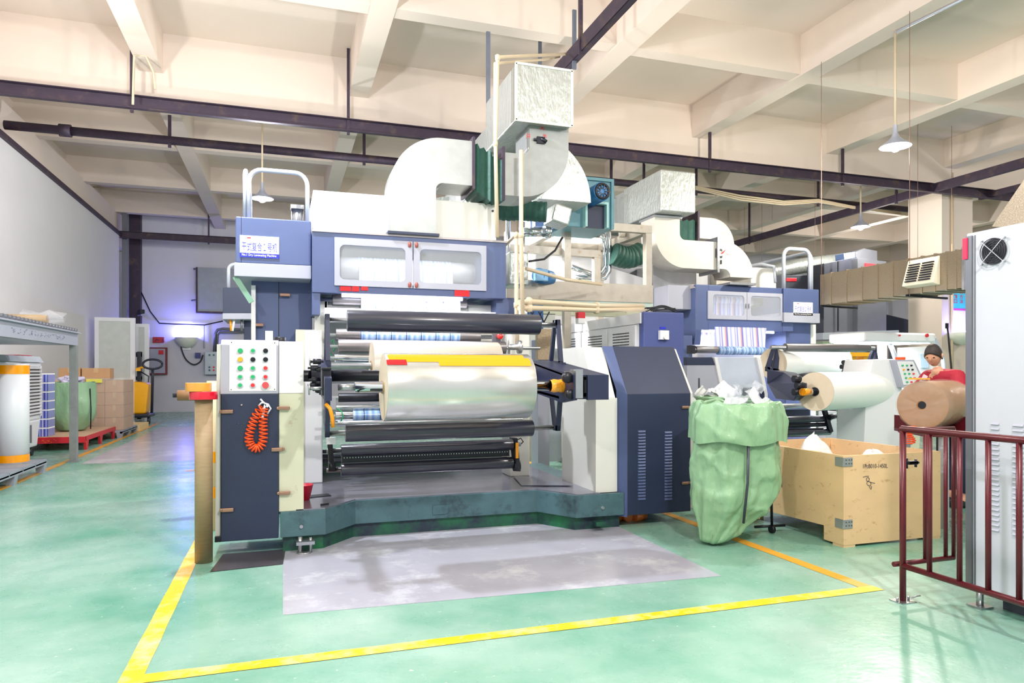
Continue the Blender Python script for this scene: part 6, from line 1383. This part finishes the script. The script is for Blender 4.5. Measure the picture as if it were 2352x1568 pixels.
# ================================================================ WRAPPED ROLL + TROLLEY + PERSON
rc = PY(2118, 930, 4.98); rdir = Vector((.62, .55, 0)).normalized(); rdir = Vector((.92, .39, 0)).normalized()
t = thing('wrapped_film_roll', rc-Vector((0, 0, .22)), 'brown paper roll in shiny clear wrap beside the person in red', 'film roll')
pr = .222
MB().rod(rc, rc+rdir*.75, pr, n=56).build('roll', mat('brown_roll', (148, 98, 50), .5, 0, .06, 6), t, bev=.006)
MB().rod(rc-rdir*.004, rc, .035, n=24).build('core_hole', BLACK, t)
m = MB(); v = []; nn = 48; r_ = random.Random(6)
for i, (rad, dd) in enumerate(((.04, -.02), (.12, -.028), (.18, -.03), (.226, -.012), (.238, .12), (.234, .3), (.238, .5), (.232, .74))):
    e1 = Vector((0, 0, 1)); e2 = rdir.cross(e1)
    for k in range(nn): a_ = 2*PI*k/nn; q = rad*(1+r_.uniform(-.02, .02)); v.append(rc+rdir*(dd+r_.uniform(-.008, .008))+e1*q*math.sin(a_)+e2*q*math.cos(a_))
m.add(v, [(i*nn+k, i*nn+(k+1) % nn, (i+1)*nn+(k+1) % nn, (i+1)*nn+k) for i in range(7) for k in range(nn)], True).build('clear_wrap', mat('shiny_wrap', (240, 236, 226), .06, 0, .01, bump=1.0, bscale=10, alpha=.16), t)
shards(rc+Vector((.12, .1, .2)), .1, 3, CLR, 'loose_wrap', t, 7)
MB().cbox(rc+Vector((.02, .05, .245)), .16, .1, .012).build('amber_tape', YEL, t)
t = thing('roll_trolley', (rc.x+.2, rc.y+.3, 0), 'steel roll trolley carrying the brown wrapped roll behind the railing', 'trolley')
cr = rc+rdir*.37
MB().cbox((cr.x, cr.y, rc.z-.27), .5, .7, .04, rz=-.46).prism([(cr.x-.2, cr.y-.2, rc.z-.25), (cr.x-.12, cr.y-.2, rc.z-.25), (cr.x-.2, cr.y-.2, rc.z-.12)], (0, .5, 0)).prism([(cr.x+.2, cr.y-.2, rc.z-.25), (cr.x+.12, cr.y-.2, rc.z-.25), (cr.x+.2, cr.y-.2, rc.z-.12)], (0, .5, 0)).build('cradle', MAROON, t)
for dx, dy, mm in ((-.2, -.25, TUBEW), (.2, -.25, LATEY), (-.05, .3, TUBEW), (.3, .2, GREYD)): MB().box(cr.x+dx-.03, cr.x+dx+.03, cr.y+dy-.03, cr.y+dy+.03, 0, rc.z-.28).build('leg', mm, t)
m = MB(); P_ = []
for i in range(160):
    a_ = i/160*2*PI*9; P_.append(Vector((rc.x-.22+.045*math.cos(a_)+.02*math.sin(i*.05), rc.y-.05+.04*math.sin(a_), .78+.17*i/160)))
m.tube(P_, .006, 6).build('coiled_hose', ORNG, label='coiled orange air hose hanging left of the brown wrapped roll', cat='hose')
# person
SKIN = mat('skin', (206, 150, 122), .5); HAIR = mat('hair', (40, 30, 28), .6); JKT = mat('red_jacket', (164, 16, 44), .7, bump=.3, bscale=20); TRS = mat('dark_trousers', (36, 36, 62), .7)
def skin(name, joints, edges, m, parent, sub=2):
    me = bpy.data.meshes.new(name); org = wloc(parent)
    me.from_pydata([Vector(j[0])-org for j in joints], edges, []); me.materials.append(m)
    o = bpy.data.objects.new(name, me); C.objects.link(o); o.parent = parent
    md = o.modifiers.new('skin', 'SKIN'); sv = me.skin_vertices[0].data
    for i, j in enumerate(joints): sv[i].radius = (j[1], j[2] if len(j) > 2 else j[1])
    sv[0].use_root = True; md.use_smooth_shade = True
    s = o.modifiers.new('sub', 'SUBSURF'); s.levels = sub; s.render_levels = sub; return o
px_, py_ = 6.90, 5.66
p = thing('person', (px_, py_, 0), 'person in a red jacket and dark trousers leaning over the wrapped roll', 'person')
B = lambda dx, dy, z: (px_+dx, py_+dy, z)
skin('body', [(B(0, 0, .98), .15, .13), (B(-.10, 0, 1.15), .14, .12), (B(-.22, -.02, 1.34), .16, .12), (B(-.27, -.03, 1.43), .07), (B(-.31, -.04, 1.50), .05),
              (B(-.20, -.20, 1.38), .075), (B(-.28, -.28, 1.15), .055), (B(-.45, -.30, 1.02), .04), (B(-.50, -.30, 1.0), .028),
              (B(-.20, .16, 1.38), .075), (B(-.34, .2, 1.16), .055), (B(-.52, .1, 1.05), .04), (B(-.57, .08, 1.04), .028),
              (B(0, -.1, .88), .10), (B(.0, -.12, .5), .07), (B(.04, -.12, .1), .05), (B(-.12, -.12, .05), .04),
              (B(0, .1, .88), .10), (B(.06, .12, .5), .07), (B(.12, .12, .1), .05), (B(-.04, .12, .05), .04)],
     [(0, 1), (1, 2), (2, 3), (3, 4), (2, 5), (5, 6), (6, 7), (7, 8), (2, 9), (9, 10), (10, 11), (11, 12), (0, 13), (13, 14), (14, 15), (15, 16), (0, 17), (17, 18), (18, 19), (19, 20)], SKIN, p)
skin('jacket', [(B(0, 0, .97), .175, .15), (B(-.10, 0, 1.15), .17, .14), (B(-.22, -.02, 1.34), .18, .14), (B(-.28, -.03, 1.44), .075), (B(-.20, -.20, 1.38), .10), (B(-.28, -.28, 1.15), .075), (B(-.43, -.30, 1.03), .052), (B(-.20, .16, 1.38), .10), (B(-.34, .2, 1.16), .075), (B(-.50, .11, 1.06), .052)],
     [(0, 1), (1, 2), (2, 3), (2, 4), (4, 5), (5, 6), (2, 7), (7, 8), (8, 9)], JKT, p)
skin('trousers', [(B(0, 0, .98), .16, .14), (B(0, -.1, .86), .115), (B(.0, -.12, .5), .085), (B(.04, -.12, .12), .065), (B(0, .1, .86), .115), (B(.06, .12, .5), .085), (B(.12, .12, .12), .065)], [(0, 1), (1, 2), (2, 3), (0, 4), (4, 5), (5, 6)], TRS, p)
hc = Vector(B(-.36, -.05, 1.615)); fd = Vector((-.85, -.35, -.4)).normalized(); sdv = fd.cross(Vector((0, 0, 1))).normalized(); hu = sdv.cross(fd)
m = MB(); v = []; nr, nc = 16, 24
for i in range(nr+1):
    th = PI*i/nr
    for k in range(nc):
        a_ = 2*PI*k/nc; x = math.sin(th)*math.cos(a_)*.078; y = math.sin(th)*math.sin(a_)*.098; z = math.cos(th)*.12
        if z < 0: x *= 1+z*2.2; y *= 1+z*1.2
        v.append(hc+sdv*x+fd*y+hu*z)
hd = m.add(v, [(i*nc+k, i*nc+(k+1) % nc, (i+1)*nc+(k+1) % nc, (i+1)*nc+k) for i in range(nr) for k in range(nc)], True).build('head', SKIN, p)
MB().prism([hc+fd*.09+hu*.02+sdv*.008, hc+fd*.09+hu*.02-sdv*.008, hc+fd*.09-hu*.03-sdv*.014, hc+fd*.09-hu*.03+sdv*.014], fd*.022).build('nose', SKIN, hd, sub=1)
MB().cbox(hc+fd*.092-hu*.055, .04, .02, .01).build('mouth', mat('lips', (160, 90, 84), .5), hd)
for s_ in (1, -1):
    MB().lathe(hc+fd*.084+sdv*.03*s_+hu*.012-Vector((0, 0, .01)), [(.001, 0), (.011, .005), (.012, .01), (.001, .02)], n=10).build('eye', BLACK, hd)
    MB().lathe(hc+sdv*.078*s_-Vector((0, 0, .03)), [(.001, 0), (.014, .015), (.018, .04), (.001, .06)], n=10).build('ear', SKIN, hd)
v2 = []
for i in range(10):
    th = PI*.62*i/9
    for k in range(nc):
        a_ = 2*PI*k/nc; q = 1.07; front = max(0, math.sin(a_)); th2 = th*(1-.42*front); v2.append(hc+sdv*math.sin(th2)*math.cos(a_)*.078*q+fd*math.sin(th2)*math.sin(a_)*.098*q+hu*math.cos(th2)*.122*q)
MB().add(v2, [(i*nc+k, i*nc+(k+1) % nc, (i+1)*nc+(k+1) % nc, (i+1)*nc+k) for i in range(9) for k in range(nc)], True).build('hair', HAIR, hd, solid=.004)
for sgn, hp_ in ((1, Vector(B(-.50, -.30, 1.0))), (-1, Vector(B(-.57, .08, 1.04)))):
    j = [(hp_+Vector((.03, 0, .0)), .022, .03), (hp_+Vector((-.04, 0, -.01)), .018, .036)]
    e = [(0, 1)]
    pal = skin('palm', j, e, SKIN, p, 1)
    for f in range(4):
        o_ = Vector((0, -.027+.018*f, 0)); L_ = (.065, .078, .072, .055)[f]; b0 = hp_+Vector((-.05, 0, -.01))+o_
        skin('finger', [(b0, .009), (b0+Vector((-L_*.5, 0, -.008)), .0085), (b0+Vector((-L_*.85, 0, -.032)), .0075)], [(0, 1), (1, 2)], SKIN, p, 1)
    b0 = hp_+Vector((-.01, -.03*sgn, 0)); skin('thumb', [(b0, .011), (b0+Vector((-.03, -.02*sgn, -.005)), .010), (b0+Vector((-.055, -.022*sgn, -.02)), .008)], [(0, 1), (1, 2)], SKIN, p, 1)
for dy_, dx_ in ((-.12, .0), (.12, .08)):
    MB().box(px_+dx_-.2, px_+dx_+.1, py_+dy_-.045, py_+dy_+.045, 0, .09).build('shoe', BLACK, p, bev=.03)
# ================================================================ MACHINE FURTHER LEFT-BACK (small navy box)
Yq = 13.0
t = thing('far_laminating_machine', PZ(560, 1000), 'third navy machine head with a white band far behind machine one at left', 'laminating machine')
def poly(name, pts, Y, dy, m, **k):
    P = [PY(px, py, Y) for px, py in pts]; return MB().prism(P, (0, dy, 0)).build(name, m, t, bev=.006, **k)
poly('upper_box', [(512, 660), (580, 660), (580, 719), (512, 719)], Yq, 1.2, NAVYD); poly('white_band', [(511, 719), (580, 719), (580, 733), (511, 733)], Yq-.02, 1.2, GREYP)
poly('column', [(560, 733), (620, 733), (620, 1030), (560, 1030)], Yq+.3, .8, NAVYD)
hoop(MB(), XY(525, Yq+.1), XY(575, Yq+.1), Yq+.1, ZZ(660, -2, Yq), ZZ(597, -2, Yq), .1, .03).build('guard_rail', TUBEW, t)
for px, m_ in ((529, YEL), (538, WHT), (555, GREYM)): MB().rod(PY(px, 733, Yq+.1), PY(px+(2 if px < 538 else -4 if px == 538 else 0), 760, Yq+.1), .02, n=8).build('hanging_cable', m_, t)
